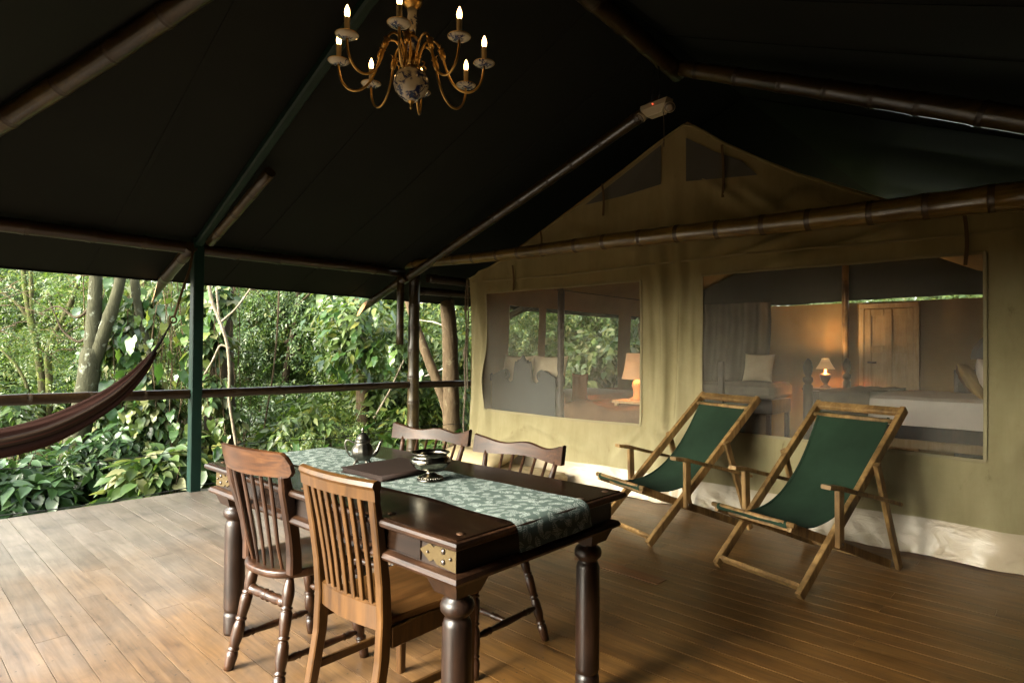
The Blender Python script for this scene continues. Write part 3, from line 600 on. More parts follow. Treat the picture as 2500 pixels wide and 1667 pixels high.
for su in (-1, 1): mb.grid(lambda u, v: vec(su * (.99 + .01 * math.sin(20 * u) * v), u * .80, .87 - .27 * v), us_, np.linspace(0, 1, 6), flip=su < 0)
mb.build('mattress', MT['linen'], bed)
mb = MB(); prof = [(-.845, .55)] + [(-.835, .75), (-.82, .9), (-.78, .925)] + [(y_, .93) for y_ in np.linspace(-.7, .7, 12)] + [(.78, .925), (.82, .9), (.84, .6)]
mb.grid(lambda u, v: vec(-1.02 + .52 * u + (.10 * v / len(prof)) + .02 * math.sin(v), prof[int(v)][0] - .01 * math.sin(14 * u), prof[int(v)][1] + .008 * math.sin(16 * u + v)), np.linspace(0, 1, 9), range(len(prof)))
mb.build('blanket', MT['blanket'], bed)
for sx in (-1, 1):
    for sy in (-1, 1):
        h = 1.30 if sx < 0 else 1.9
        mb = MB(); mb.lathe([(.05, 0), (.05, .35), (.055, .38), (.055, .98), (.035, 1.0), (.058, 1.03), (.058, 1.07), (.03, 1.09), (.05, 1.14), (.055, 1.2), (.04, 1.26), (.012, h)], (sx * 1.06 + (-.06 if sx < 0 else 0), sy * .80, 0), 12); mb.build('bed_post', MT['darkwood'], bed)
def loose_pillow(name, label, loc, w, d, h, R, mat_, seed=0, group=None, cat='pillow', n=16):
    mb = MB(); pillow_mb(mb, w, d, h, R, (0, 0, 0), n, .10, 0, .006, seed); return tag(mb.build(name, mat_, None, loc), label, cat, group)
loose_pillow('pillow', 'white pillow leaning at the head of the wide bed', (-.68, 8.0, 1.09), .66, .50, .22, rotz(PI / 2) @ rotx(math.radians(65)), MT['linen'], 1)
loose_pillow('pillow', 'ochre pleated cushion against the white pillow on the wide bed', (-.86, 8.03, 1.08), .46, .42, .13, rotz(PI / 2) @ rotx(math.radians(60)), MT['ochre'], 2)
loose_pillow('pillow', 'dark brown cushion behind the ochre one on the wide bed', (-.95, 8.5, 1.08), .45, .36, .13, rotz(PI / 2) @ rotx(math.radians(62)), MT['brownthrow'], 3)
t = thing('nightstand', 'small dark bedside table below the fringed lamp', 'side table', (-2.70, 9.35, 0))
mb = MB(); mb.box((0, 0, .855), (.46, .40, .03)); mb.build('table_top', MT['darkwood'], t)
mb = MB(); mb.box((0, 0, .66), (.42, .36, .34)); mb.build('drawer_box', MT['darkwood'], t)
for sx in (-1, 1):
    for sy in (-1, 1): mb = MB(); mb.box((sx * .19, sy * .16, .26), (.035, .035, .5)); mb.build('leg', MT['darkwood'], t)
def lamp(name, label, loc, r0, r1, zs0, zs1, basepts, smat, bmat, power, col=(1, .68, .36)):
    t = thing(name, label, 'table lamp', loc)
    mb = MB(); mb.lathe(basepts, seg=20); mb.build('lamp_base', bmat, t)
    mb = MB(); th = 28
    mb.loft([[vec(r * math.cos(a), r * math.sin(a), z) for a in np.arange(th) * 2 * PI / th] for r, z in ((r1, zs0), ((r1 + r0) * .5 - .008, (zs0 + zs1) / 2), (r0, zs1), (r0 - .005, zs1), (r1 - .006, zs0))], caps=False); mb.build('lamp_shade', smat, t)
    mb = MB(); mb.lathe([(.003, zs0 - .02), (.022, zs0 + .02), (.026, zs0 + .05), (.012, zs0 + .09), (.001, zs0 + .10)], seg=10); mb.build('bulb', MT['bulb'], t)
    l = bpy.data.lights.new('lamp_light', 'POINT'); l.energy = power; l.color = col; l.shadow_soft_size = .03; lo = link('lamp_light', l, t, (0, 0, zs0 + .12)); return t
lamp('bedside_lamp', 'small urn lamp with lit fringed shade beyond the wide bed', (-2.68, 9.36, .87), .045, .125, .27, .42, [(.07, 0), (.075, .02), (.04, .04), (.025, .06), (.05, .10), (.075, .17), (.07, .20), (.02, .21), (.012, .3)], MT['shadeglow'], MT['stud'], 7.)
lamp('bedside_lamp', 'cream drum lamp glowing at the edge of the small tent window', (-3.55, 5.80, .83), .125, .175, .23, .51, [(.09, 0), (.09, .02), (.05, .04), (.045, .10), (.065, .16), (.05, .2), (.012, .24)], MT['shade'], MT['pine'], 1.2)
t = thing('lamp_table', 'small wooden table under the cream drum lamp', 'side table', (-3.55, 5.82, 0))
mb = MB(); mb.box((0, 0, .815), (.42, .42, .03)); mb.build('table_top', MT['pine'], t)
for sx in (-1, 1):
    for sy in (-1, 1): mb = MB(); mb.box((sx * .17, sy * .17, .4), (.04, .04, .8)); mb.build('leg', MT['pine'], t)
t = thing('scroll_headboard_bed', 'single bed with slate scroll headboard behind the small window', 'bed', (-4.80, 5.32, 0))
def hb_top(x):                                          # outline of the carved headboard
    a = abs(x); z = 1.02 + .05 * math.cos(a * 4)
    if a < .035: z = 1.305 - 1.6 * a
    elif a < .125: z = 1.25 - .5 * (a - .035) - .02 * math.sin(a * 160)
    elif a < .15: z = 1.19 - 7.2 * (a - .125)
    elif a < .255: z = 1.01 - .028 * math.sin((a - .15) / .105 * PI)
    elif a < .285: z = 1.01 + 3.6 * (a - .255)
    elif a < .36: z = 1.118 + .012 * math.sin((a - .285) / .075 * PI)
    else: z = 1.115 - .42 * (a - .36)
    return z
mb = MB(); xs = np.linspace(-.5, .5, 141)
mb.loft([[vec(x, -.02, .3), vec(x, .02, .3), vec(x, .02, hb_top(x)), vec(x, -.02, hb_top(x))] for x in xs], smooth=False); mb.build('headboard', MT['darkgrey'], t)
for sx in (-1, 1):
    mb = MB(); mb.tube([vec(sx * (.285 + (.052 - .009 * a / 2) * -math.cos(a)), -.0, 1.075 + (.052 - .009 * a / 2) * math.sin(a)) for a in np.linspace(-1.2, 3.6, 26)], .020, 8); mb.build('scroll', MT['darkgrey'], t)
    mb = MB(); mb.lathe([(.045, 0), (.045, .9), (.03, .95), (.05, 1.0), (.05, 1.06), (.03, 1.1), (.038, 1.16), (.04, 2.0), (.02, 2.06)], (sx * .56, 0, 0), 14); mb.build('bed_post', MT['darkwood'], t)
mb = MB(); mb.box((0, 1.0, .62), (1.02, 1.95, .42), ch=.05); mb.build('mattress', MT['linen'], t)
CP = 'cream pillows behind the scroll headboard'
for dx, lb in ((-.22, 'cream pillow left of the peak of the scroll headboard'), (.27, 'cream pillow right of the peak of the scroll headboard')):
    loose_pillow('pillow', lb, (-4.80 + dx, 5.46, 1.08), .50, .46, .15, rotx(math.radians(78)), MT['cream'], 4, CP)
loose_pillow('pillow', 'terracotta cushion edge just right of the dark bed post', (-4.20, 5.62, .93), .19, .36, .10, rotz(.5) @ rotx(math.radians(80)), MT['terra'], 6)
mb = MB(); mb.grid(lambda u, v: vec(-4.18 + 1.05 * u, 5.30 + (.0 if v < 1 else .55 * (v - 1)) + .022 * math.sin(16 * u + 3 * v) * (1 if v < 1 else .3), (.05 + .75 * v if v < 1 else .80 + .02 * math.sin(9 * u + 5 * v)) - .05 * u), np.linspace(0, 1, 40), np.linspace(0, 2, 18))
tag(mb.build('throw_covered_chest', MT['brownthrow']), 'low chest draped with crumpled brown throw behind the small window', 'chest')
t = thing('daybed', 'pale daybed in the dim far left corner of the bedroom', 'daybed', (-3.72, 9.05, 0))
mb = MB(); mb.box((0, 0, .82), (1.15, .8, .22), ch=.09); mb.build('mattress', MT['blanket'], t)
mb = MB(); mb.box((0, 0, .6), (1.1, .75, .2)); mb.build('daybed_frame', MT['darkwood'], t)
for sx in (-1, 1):
    for sy in (-1, 1): mb = MB(); mb.box((sx * .5, sy * .36, .25), (.06, .06, .5)); mb.build('leg', MT['darkwood'], t)
mb = MB(); mb.box((-.15, -.44, .85), (.07, .07, .75)); mb.build('post', MT['darkwood'], t)
loose_pillow('pillow', 'square cream cushion standing on the dim daybed', (-3.52, 9.1, 1.14), .46, .42, .15, rotz(-.1) @ rotx(math.radians(76)), MT['cream'], 7)
mb = MB(); mb.grid(lambda u, v: vec(-4.75 + 1.2 * u + .02 * math.sin(9 * v), 9.62 + .045 * math.sin(34 * u + .6 * math.sin(3 * v)), 2.15 - 2.1 * v), np.linspace(0, 1, 70), np.linspace(0, 1, 8)); tag(mb.build('bedroom_curtain', MT['curtain']), 'dark gathered curtain hanging behind the dim daybed', 'curtain')
t = thing('dresser', 'dark dresser with arched mirror against the back wall', 'dresser', (-.72, 9.58, 0))
mb = MB(); mb.box((0, 0, .62), (.95, .42, 1.1)); mb.build('cabinet', MT['darkwood'], t)
for i in range(3): mb = MB(); mb.box((0, -.215, .3 + i * .3), (.86, .02, .25)); mb.build('drawer', MT['darkwood'], t)
mb = MB(); an = np.linspace(0, PI, 17); mb.loft([[vec(.34 * math.cos(a) * s_, y_, 1.3 + .36 * math.sin(a) * s_) for a in an] for s_, y_ in ((1, .1), (1, .06))], smooth=False); mb.build('mirror_frame', MT['darkwood'], t)
mb = MB(); mb.loft([[vec(.28 * math.cos(a), y_, 1.32 + .29 * math.sin(a)) for a in an] for y_ in (.058, .05)], smooth=False); mb.build('mirror_glass', MT['mirror'], t)
# ------------------------------------------------------------------ emergency light under the ridge
t = thing('emergency_light', 'twin headed emergency light with red indicator under the ridge', 'emergency light', (-2.50, 4.34, 3.31), math.radians(-8)); t.scale = (.82, .82, .82)
mb = MB(); mb.loft([[vec(-.16, -.05, .05), vec(.16, -.05, .05), vec(.16, .05, .05), vec(-.16, .05, .05)], [vec(-.15, -.06, .0), vec(.15, -.06, .0), vec(.15, .05, 0), vec(-.15, .05, 0)], [vec(-.085, -.035, -.075), vec(.085, -.035, -.075), vec(.085, .045, -.075), vec(-.085, .045, -.075)]], smooth=False); mb.build('housing', MT['plastic'], t)
mb = MB(); mb.lathe([(.0, .007), (.006, .005), (.007, 0)], (0.0, -.062, .022), 10); mb.build('indicator', MT['led'], t)
for sx, tilt in ((-1, .5), (1, -.5)):
    R = roty(tilt) @ rotx(math.radians(145)); hd = link('lamp_head', None, t, (sx * .17, -.02, -.045))
    mb = MB(); th = np.arange(18) * 2 * PI / 18
    mb.loft([[R @ vec(r * math.cos(a), r * math.sin(a), z) for a in th] for r, z in ((.012, -.05), (.035, -.045), (.05, -.01), (.054, .012), (.05, .014))]); mb.build('reflector', MT['plastic'], hd)
    mb = MB(); mb.loft([[R @ vec(r * math.cos(a), r * math.sin(a), z) for a in th] for r, z in ((.049, .015), (.02, .021), (.001, .022))]); mb.build('lens', MT['lens'], hd)
mb = MB(); mb.tube([(.02, 0, .05), (.03, .02, .2), (.0, .03, .42)], .006, 6); mb.tube([(-.07, 0, .05), (-.06, .02, .2), (-.05, .03, .42)], .005, 6); mb.build('hanger', MT['cable'], t)
mb = MB(); mb.tube([vec(.09 + .01 * math.sin(z * 8), -.01, -.07 - z) for z in np.linspace(0, .34, 12)], [.0035] * 9 + [.007, .008, .005], 6); mb.build('pull_cord', MT['rope'], t)
# ================================================================== dining table
tab = thing('dining_table', 'dark carved dining table with turned legs and brass corner plates', 'table', (-2.195, 1.606, 0), math.radians(1.0))
TL, TW, TZ = 1.765, .905, .805
mb = MB(); mb.box((0, 0, TZ - .0155), (TL - .02, TW - .02, .031), ch=.006); mb.build('table_top', MT['table'], tab)
def ring_mould(z, ext, prof, mat_, name):
    mb = MB(); hx, hy = TL / 2 - ext, TW / 2 - ext
    rings = []
    for cx, cy, dx, dy in ((-hx, -hy, -1, -1), (hx, -hy, 1, -1), (hx, hy, 1, 1), (-hx, hy, -1, 1), (-hx, -hy, -1, -1)):
        rings.append([vec(cx + dx * o, cy + dy * o, z + h) for o, h in prof])
    mb.loft(rings, smooth=False, caps=False); return mb.build(name, mat_, tab)
ring_mould(TZ - .030, .012, [(0, .026), (.010, .024), (.014, .016), (.012, .006), (.004, 0), (-.012, -.006), (-.03, -.006), (-.03, .026)], MT['table_worn'], 'top_moulding')
ring_mould(TZ - .143, .036, [(-.02, .036), (.002, .032), (.016, .026), (.024, .014), (.018, .004), (.0, 0), (-.03, 0), (-.03, .036)], MT['table_worn'], 'lower_moulding')
mb = MB(); mb.box((0, 0, TZ - .072), (TL - .085, TW - .085, .092), ch=.003); mb.build('apron', MT['apron'], tab)
for sx in (-1, 0, 1):                                   # drawer fronts on the long side
    if sx: continue
for x_ in (-.42, .42):
    mb = MB(); mb.box((x_ * .93, -TW / 2 + .0425, TZ - .071), (.58, .010, .070), ch=.003); mb.build('drawer_front', MT['table'], tab)
for sx in (-1, 1):
    for sy in (-1, 1):
        lg = link('leg', None, tab, (sx * (TL / 2 - .105), sy * (TW / 2 - .105), 0))
        mb = MB(); mb.lathe([(.043, 0), (.046, .012), (.047, .085), (.044, .098), (.037, .103), (.044, .109), (.047, .125), (.0475, .42), (.046, .512), (.040, .530), (.034, .536), (.040, .543), (.052, .557), (.054, .572), (.048, .588), (.036, .596), (.036, .602), (.044, .612), (.046, .64)], seg=26); mb.build('turned_post', MT['table_leg'], lg)
        mb = MB(); mb.prism([(-.07, -.07), (.07, -.07), (.07, .07), (-.07, .07)], .612, .662, taper=.72); mb.build('bracket', MT['table_leg'], lg)
        for ax in (0,):                               # brass corner plates with studs
            if ax == 1 and sx < 0: pass
            pl = link('corner_plate', None, tab, (sx * (TL / 2 - .0415), sy * (TW / 2 - .0415), TZ - .071), 0)
            u = vec(-sx, 0, 0) if ax == 0 else vec(0, -sy, 0); n = vec(0, sy, 0) if ax == 0 else vec(sx, 0, 0)
            sh = [(0, -.036), (.085, -.030), (.10, -.018), (.118, -.028), (.135, -.018), (.165, 0), (.135, .018), (.118, .028), (.10, .018), (.085, .030), (0, .036)]
            mb = MB(); mb.loft([[u * a + vec(0, 0, b2) + n * o for a, b2 in sh] for o in (.0, .0032)], smooth=False); mb.build('brass_sheet', MT['brass'], pl)
            for a, b2, r in ((.055, .016, .0095), (.055, -.016, .0095), (.022, .0, .006), (.125, 0, .005)):
                mb = MB(); th = np.arange(10) * 2 * PI / 10; w = vec(0, 0, 1)
                mb.loft([[u * a + vec(0, 0, b2) + n * (.003 + h) + (u * np.cos(q) + w * np.sin(q)) * r * k for q in th] for k, h in ((1, 0), (.85, .004), (.4, .0065), (.02, .007))]); mb.build('stud', MT['stud'], pl)
for x_, y_ in ((.83, -.385), (.83, -.14), (.83, .22), (.83, .385), (-.83, -.385), (-.83, .385), (.5, -.39), (-.05, -.40)):
    mb = MB(); mb.lathe([(.0135, TZ - .004), (.0135, TZ + .0012), (.002, TZ + .0016)], (x_, y_, 0), 14); mb.build('peg', MT['copper'], tab)
# table runner, teapot, bowl, folder
run = None; mb = MB()
path = [(-.917, -.10), (-.907, -.03), (-.897, -.008)] + [(a, .004) for a in np.linspace(-.87, .835, 46)] + [(.857, .003), (.877, -.004), (.889, -.018), (.895, -.045), (.898, -.070), (.901, -.086)]
def rfn(u, v):
    i = min(int(v), len(path) - 2); f = v - i; p, z = (path[i][k] + (path[i + 1][k] - path[i][k]) * f for k in (0, 1))
    w = .190 + .006 * math.sin(p * 9 + 1); return vec(p, .005 + u * w + .006 * math.sin(p * 5) + .012 * (p > .88) * u * (p - .88) * 20, TZ + z + .0012 * (1 + math.sin(17 * p + 6 * u)) + (.004 * math.exp(-((p + .1) / .1) ** 2) * (u < -.6)))
mb.grid(rfn, np.linspace(-1, 1, 16), np.linspace(0, len(path) - 1, 120))
run = tag(mb.build('table_runner', MT['runner'], None, (-2.195, 1.606, 0), math.radians(1.0)), 'teal table runner with pale fern print hanging over the table end', 'table runner')
L_ = [0.]
for a_, b_2 in zip(path[:-1], path[1:]): L_.append(L_[-1] + math.hypot(b_2[0] - a_[0], b_2[1] - a_[1]))
uvw = [(float(np.interp(v_, range(len(path)), L_)), u_ * .19, 0.) for v_ in np.linspace(0, len(path) - 1, 120) for u_ in np.linspace(-1, 1, 16)]
at = run.data.attributes.new('cloth_uv', 'FLOAT_VECTOR', 'POINT'); at.data.foreach_set('vector', np.array(uvw, np.float32).ravel())
t = thing('teapot', 'engraved pewter teapot with domed lid standing on the runner', 'teapot', (-2.483, 1.629, TZ + .007), math.radians(43))
mb = MB(); th = np.arange(36) * 2 * PI / 36; rings = []
for r, z in ((.022, .018), (.036, .024), (.047, .040), (.0505, .056), (.048, .072), (.040, .086), (.033, .097), (.031, .102), (.036, .107), (.036, .110)):
    e = .0022 if .03 < z < .09 else 0
    rings.append([vec((r + e * math.sin(12 * a + (z * 420))) * math.cos(a), (r + e * math.sin(12 * a + z * 420)) * math.sin(a), z) for a in th])
mb.loft(rings); mb.build('body', MT['pewter'], t)
mb = MB(); mb.lathe([(.037, .110), (.037, .113), (.030, .118), (.027, .126), (.021, .138), (.012, .147), (.005, .150), (.005, .154), (.009, .158), (.009, .162), (.004, .165), (.005, .169), (.001, .174)], seg=24); mb.build('lid', MT['pewter'], t)
mb = MB(); mb.tube([(.042, 0, .048), (.058, 0, .052), (.070, 0, .066), (.077, 0, .086), (.084, 0, .104), (.095, 0, .113)], [.014, .0115, .009, .007, .006, .0055], 12); mb.build('spout', MT['pewter'], t)
mb = MB(); mb.tube([(-.033, 0, .098), (-.045, 0, .103), (-.060, 0, .112), (-.075, 0, .113), (-.082, 0, .101), (-.080, 0, .080), (-.072, 0, .058), (-.060, 0, .040), (-.046, 0, .034)], [.005, .0045, .0045, .0055, .005, .0045, .0042, .004, .004], 8); mb.build('handle', MT['pewter'], t)
for k in range(4):
    a = PI / 4 + k * PI / 2; mb = MB(); mb.tube([vec(.026 * math.cos(a), .026 * math.sin(a), .026), vec(.038 * math.cos(a), .038 * math.sin(a), .012), vec(.046 * math.cos(a), .046 * math.sin(a), .0)], [.008, .005, .006], 8); mb.build('foot', MT['pewter'], t)
t = thing('pedestal_bowl', 'tarnished silver pedestal bowl standing on the table runner', 'bowl', (-1.994, 1.638, TZ + .007))
mb = MB(); mb.lathe([(.018, .038), (.040, .042), (.066, .052), (.080, .068), (.084, .080), (.078, .092), (.069, .100), (.071, .106), (.080, .112), (.082, .115), (.078, .115), (.068, .104), (.074, .090), (.079, .078), (.074, .066), (.05, .05), (.001, .046)], seg=44); mb.build('bowl_body', MT['silver'], t)
mb = MB(); mb.lathe([(.056, 0), (.056, .004), (.050, .008), (.049, .014), (.036, .020), (.022, .027), (.017, .034), (.021, .037), (.018, .040)], seg=40); mb.build('foot', MT['silver'], t)
mb = MB()
for k in range(30):
    a = k * 2 * PI / 30; th = np.arange(6) * 2 * PI / 6
    mb.tube([vec(.0495 * math.cos(a), .0495 * math.sin(a), .007), vec(.0495 * math.cos(a), .0495 * math.sin(a), .014)], [.0032, .0026], 6)
mb.build('beading', MT['silver'], t)
t = thing('leather_folder', 'closed dark brown leather menu folder lying across the runner', 'folder', (-2.252, 1.629, TZ + .006), math.radians(2))
mb = MB(); mb.box((0, 0, .0215), (.285, .335, .005), ch=.0015); mb.build('cover', MT['leather'], t)
mb = MB(); mb.box((0, 0, .0025), (.285, .335, .005), ch=.0015); mb.build('cover', MT['leather'], t)
mb = MB(); mb.box((-.004, 0, .012), (.268, .322, .0138), ch=.001); mb.build('pages', MT['leather'], t)
mb = MB(); mb.tube([(.1425, -.1675, .012), (.1425, .1675, .012)], .0122, 10); mb.build('spine', MT['leather'], t)
# ================================================================== chairs
LEG = [(0, .0175), (.05, .020), (.13, .023), (.165, .0205), (.172, .0155), (.178, .0155), (.184, .021), (.20, .022), (.212, .0155), (.22, .0175), (.30, .0235), (.40, .0225), (.445, .018), (.452, .0145), (.46, .0145), (.466, .021), (.482, .0215), (.49, .0155), (.5, .018), (.60, .0215), (.68, .0225), (.70, .019), (.706, .0155), (.712, .021), (.728, .0215), (.735, .0155), (.745, .018), (.82, .0225), (.88, .0215), (.95, .016), (1, .012)]
STR = [(0, .009), (.08, .011), (.16, .0165), (.2, .012), (.215, .0165), (.24, .012), (.42, .0155), (.5, .0165), (.58, .0155), (.76, .012), (.785, .0165), (.80, .012), (.84, .0165), (.92, .011), (1, .009)]
FAT = [(0, .010), (.06, .014), (.10, .021), (.13, .0225), (.16, .017), (.28, .0215), (.40, .018), (.44, .0235), (.49, .018), (.51, .018), (.56, .0235), (.60, .018), (.74, .0225), (.85, .017), (.88, .0225), (.91, .021), (.95, .013), (1, .01)]
def seat_outline(hw, hd, nb=3.0, n=40):
    P = []
    for a in np.arange(n) * 2 * PI / n:
        c, s_ = math.cos(a), math.sin(a); e = 2 / (nb if s_ < 0 else 4.5)
        P.append((hw * math.copysign(abs(c) ** e, c) * (1 if s_ < 0 else .98), hd * math.copysign(abs(s_) ** e, s_)))
    return P
def seat_mesh(hw, hd, z0, z1, mat_, parent, nb=2.4):
    P = np.array(seat_outline(hw, hd, nb)); mb = MB(); rings = []
    for k, z in ((.93, z0), (.985, z0 + .008), (1., z0 + .018), (1., z1 - .008), (.985, z1), (.90, z1 + .0), (.7, z1 - .006), (.35, z1 - .010), (.02, z1 - .008)):
        rings.append(np.c_[P * k, np.full(len(P), z)])
    mb.loft(rings); return mb.build('seat', mat_, parent)
# --- Windsor kitchen chair with broad crest
ch = thing('windsor_chair', 'worn red brown spindle back chair with broad plain crest, left end of table', 'chair', (-2.487, 1.322, 0), math.radians(7), 'chairs around the dining table')
seat_mesh(.200, .212, .432, .466, MT['windsor'], ch)
for sx in (-1, 1):
    for sy, ft, tp in ((-1, (.178, -.215), (.125, -.13)), (1, (.19, .205), (.135, .135))):
        mb = MB(); mb.turned((sx * ft[0], ft[1], 0), (sx * tp[0], tp[1], .440), [(t_, r_ * 1.1) for t_, r_ in LEG], 14); mb.build('leg', MT['windsor'], ch)
    mb = MB(); mb.turned((sx * .166, -.197, .13), (sx * .176, .188, .115), STR, 10); mb.build('stretcher', MT['windsor'], ch)
mb = MB(); mb.turned((-.138, -.152, .335), (.138, -.152, .335), FAT, 14); mb.build('stretcher', MT['windsor'], ch)
mb = MB(); mb.turned((-.16, .165, .245), (.16, .165, .245), STR, 12); mb.build('stretcher', MT['windsor'], ch)
for sx in (-1, 1):
    mb = MB(); mb.sweep([(sx * .158, -.135, .455), (sx * .159, -.137, .53), (sx * .163, -.150, .62), (sx * .172, -.172, .71), (sx * .184, -.196, .80), (sx * .190, -.208, .855), (sx * .191, -.211, .875)], [.042, .041, .040, .040, .038, .034, .022], [.056, .052, .050, .050, .050, .042, .028], (1, 0, 0), ch=.007); mb.build('stile', MT['windsor'], ch)
for k in range(5):
    u = (k - 2) / 2.; mb = MB(); mb.sweep([(u * .105, -.165 + .012 * u * u, .460), (u * .110, -.178, .56), (u * .119, -.203, .70), (u * .128, -.228, .83), (u * .131, -.236, .875)], [.012, .016, .021, .019, .012], [.011, .012, .013, .012, .010], (1, 0, 0), ch=.004); mb.build('spindle', MT['windsor'], ch)
mb = MB(); rings = []
for x_ in np.linspace(-.243, .243, 33):
    e = abs(x_) / .243; yy = -.248 + .048 * e * e; zt = .958 - .006 * e * e - (.045 * max(0, (e - .86) / .14) ** 2); zb = .850 + .004 * e + (.020 * max(0, (e - .9) / .1) ** 2); th_ = .012 * (1 - .25 * e ** 6)
    ln = .22
    rings.append([vec(x_, yy - th_ + (zb - .86) * -ln, zb), vec(x_, yy + th_ + (zb - .86) * -ln, zb), vec(x_, yy + th_ + (zt - .86) * -ln, zt - .004), vec(x_, yy + (zt - .86) * -ln, zt), vec(x_, yy - th_ + (zt - .86) * -ln, zt - .004)])
mb.loft(rings, smooth=False); mb.build('crest_rail', MT['crest'], ch)
# --- honey slat-back chair
ch = thing('slat_back_chair', 'honey brown slat back chair with square seat, nearest to the camera', 'chair', (-1.895, 1.405, 0), math.radians(2.5), 'chairs around the dining table')
mb = MB(); P = np.array([(-.185, -.20), (.185, -.20), (.215, .21), (-.215, .21)])
mb.loft([np.c_[P * k, np.full(4, z)] for k, z in ((.985, .428), (1.005, .434), (1.005, .448), (.985, .454))], smooth=False); mb.build('seat', MT['honeyseat'], ch)
for sx in (-1, 1):
    mb = MB(); mb.sweep([(sx * .188, -.272, 0), (sx * .186, -.240, .16), (sx * .184, -.212, .32), (sx * .184, -.205, .46), (sx * .187, -.214, .58), (sx * .192, -.236, .72), (sx * .198, -.262, .86), (sx * .200, -.268, .895)], .036, [.034, .038, .042, .044, .040, .034, .028, .024], (1, 0, 0), ch=.004); mb.build('stile', MT['honey'], ch)
    mb = MB(); mb.sweep([(sx * .200, .185, 0), (sx * .198, .183, .43)], [.03, .038], [.03, .038], (1, 0, 0), ch=.004); mb.build('leg', MT['honey'], ch)
    mb = MB(); mb.box((sx * .192, -.005, .392), (.022, .36, .07), ch=.003); mb.build('seat_rail', MT['honey'], ch)
    mb = MB(); mb.sweep([(sx * .188, -.235, .19), (sx * .198, .18, .18)], .018, .030, (1, 0, 0)); mb.build('stretcher', MT['honey'], ch)
mb = MB(); mb.box((0, .185, .392), (.36, .022, .07), ch=.003); mb.build('seat_rail', MT['honey'], ch)
mb = MB(); rings = []
for x_ in np.linspace(-.166, .166, 15):
    yy = -.205 - .018 * (1 - (x_ / .166) ** 2); rings.append([vec(x_, yy - .012, .418), vec(x_, yy + .012, .418), vec(x_, yy + .012, .496), vec(x_, yy - .002, .503), vec(x_, yy - .013, .496)])
mb.loft(rings, smooth=False); mb.build('lower_rail', MT['honey'], ch)
mb = MB(); rings = []
for x_ in np.linspace(-.222, .222, 21):
    yy = -.264 - .022 * (1 - (x_ / .222) ** 2); rings.append([vec(x_, yy - .012, .862), vec(x_, yy + .010, .862), vec(x_, yy + .008, .896), vec(x_, yy + .014, .900), vec(x_, yy + .010, .924), vec(x_, yy - .004, .930), vec(x_, yy - .020, .924), vec(x_, yy - .024, .910), vec(x_, yy - .016, .898)])
mb.loft(rings, smooth=False); mb.build('crest_rail', MT['honey'], ch)
for k in range(7):
    u = (k - 3) / 3.; x0, x1 = u * .128, u * .140; b0 = -.205 - .018 * (1 - (x0 / .166) ** 2); b1 = -.264 - .022 * (1 - (x1 / .222) ** 2)
    mb = MB(); mb.sweep([(x0, b0, .49), (x0 * .66 + x1 * .34, b0 * .72 + b1 * .28, .62), (x0 * .34 + x1 * .66, b0 * .4 + b1 * .6, .74), (x1, b1, .87)], .020, .013, (1, 0, 0), ch=.002); mb.build('slat', MT['honey'], ch)
# --- two spindle chairs with bow crest
def bow_chair(label, loc, rz):
    ch = thing('bow_back_chair', label, 'chair', loc, rz, 'chairs around the dining table')
    seat_mesh(.225, .225, .425, .462, MT['bowwood'], ch, 3.)
    for sx in (-1, 1):
        for sy, ft, tp in ((-1, (.235, -.235), (.15, -.15)), (1, (.24, .235), (.155, .155))):
            mb = MB(); mb.turned((sx * ft[0], ft[1], 0), (sx * tp[0], tp[1], .43), LEG, 12); mb.build('leg', MT['windsor'], ch)
        mb = MB(); mb.turned((sx * .205, -.205, .155), (sx * .208, .205, .15), STR, 10); mb.build('stretcher', MT['windsor'], ch)
        mb = MB(); mb.turned((sx * .185, -.185, .455), (sx * .235, -.305, .825), [(0, .014), (.15, .016), (.3, .025), (.45, .024), (.7, .017), (.9, .013), (1, .012)], 12); mb.build('stile', MT['bowwood'], ch)
    mb = MB(); mb.turned((-.205, 0, .152), (.205, 0, .152), STR, 10); mb.build('stretcher', MT['windsor'], ch)
    mb = MB(); mb.turned((-.19, .19, .24), (.19, .19, .24), STR, 10); mb.build('stretcher', MT['windsor'], ch)
    for k in range(5):
        u = (k - 2) / 2.; mb = MB(); mb.turned((u * .12, -.195, .455), (u * .15, -.345, .825), [(0, .007), (.4, .009), (1, .007)], 8); mb.build('spindle', MT['bowwood'], ch)
    mb = MB(); rings = []
    for x_ in np.linspace(-.295, .295, 41):
        e = abs(x_) / .295; yy = -.352 + .075 * e * e; zt = .888 - .026 * math.sin(min(1, e / .8) * PI) ** 1.5 * (e > .0) * (e ** .6) + .022 * max(0, (e - .72) / .28) ** 1.3; zb = .812 + .008 * math.cos(e * PI) + .012 * e ** 3
        h = .015; rings.append([vec(x_, yy + h, zb), vec(x_, yy - h, zb), vec(x_, yy - h - .014, zt - .006), vec(x_, yy - .014, zt), vec(x_, yy + h - .014, zt - .005)])
    mb.loft(rings, smooth=False); mb.build('crest_rail', MT['bowwood'], ch); return ch
bow_chair('glossy brown bow crested spindle chair across the table, beside the bamboo post', (-2.763, 2.022, 0), math.radians(189))
bow_chair('glossy brown bow crested spindle chair across the table, nearer the deck chairs', (-2.08, 1.985, 0), math.radians(181))
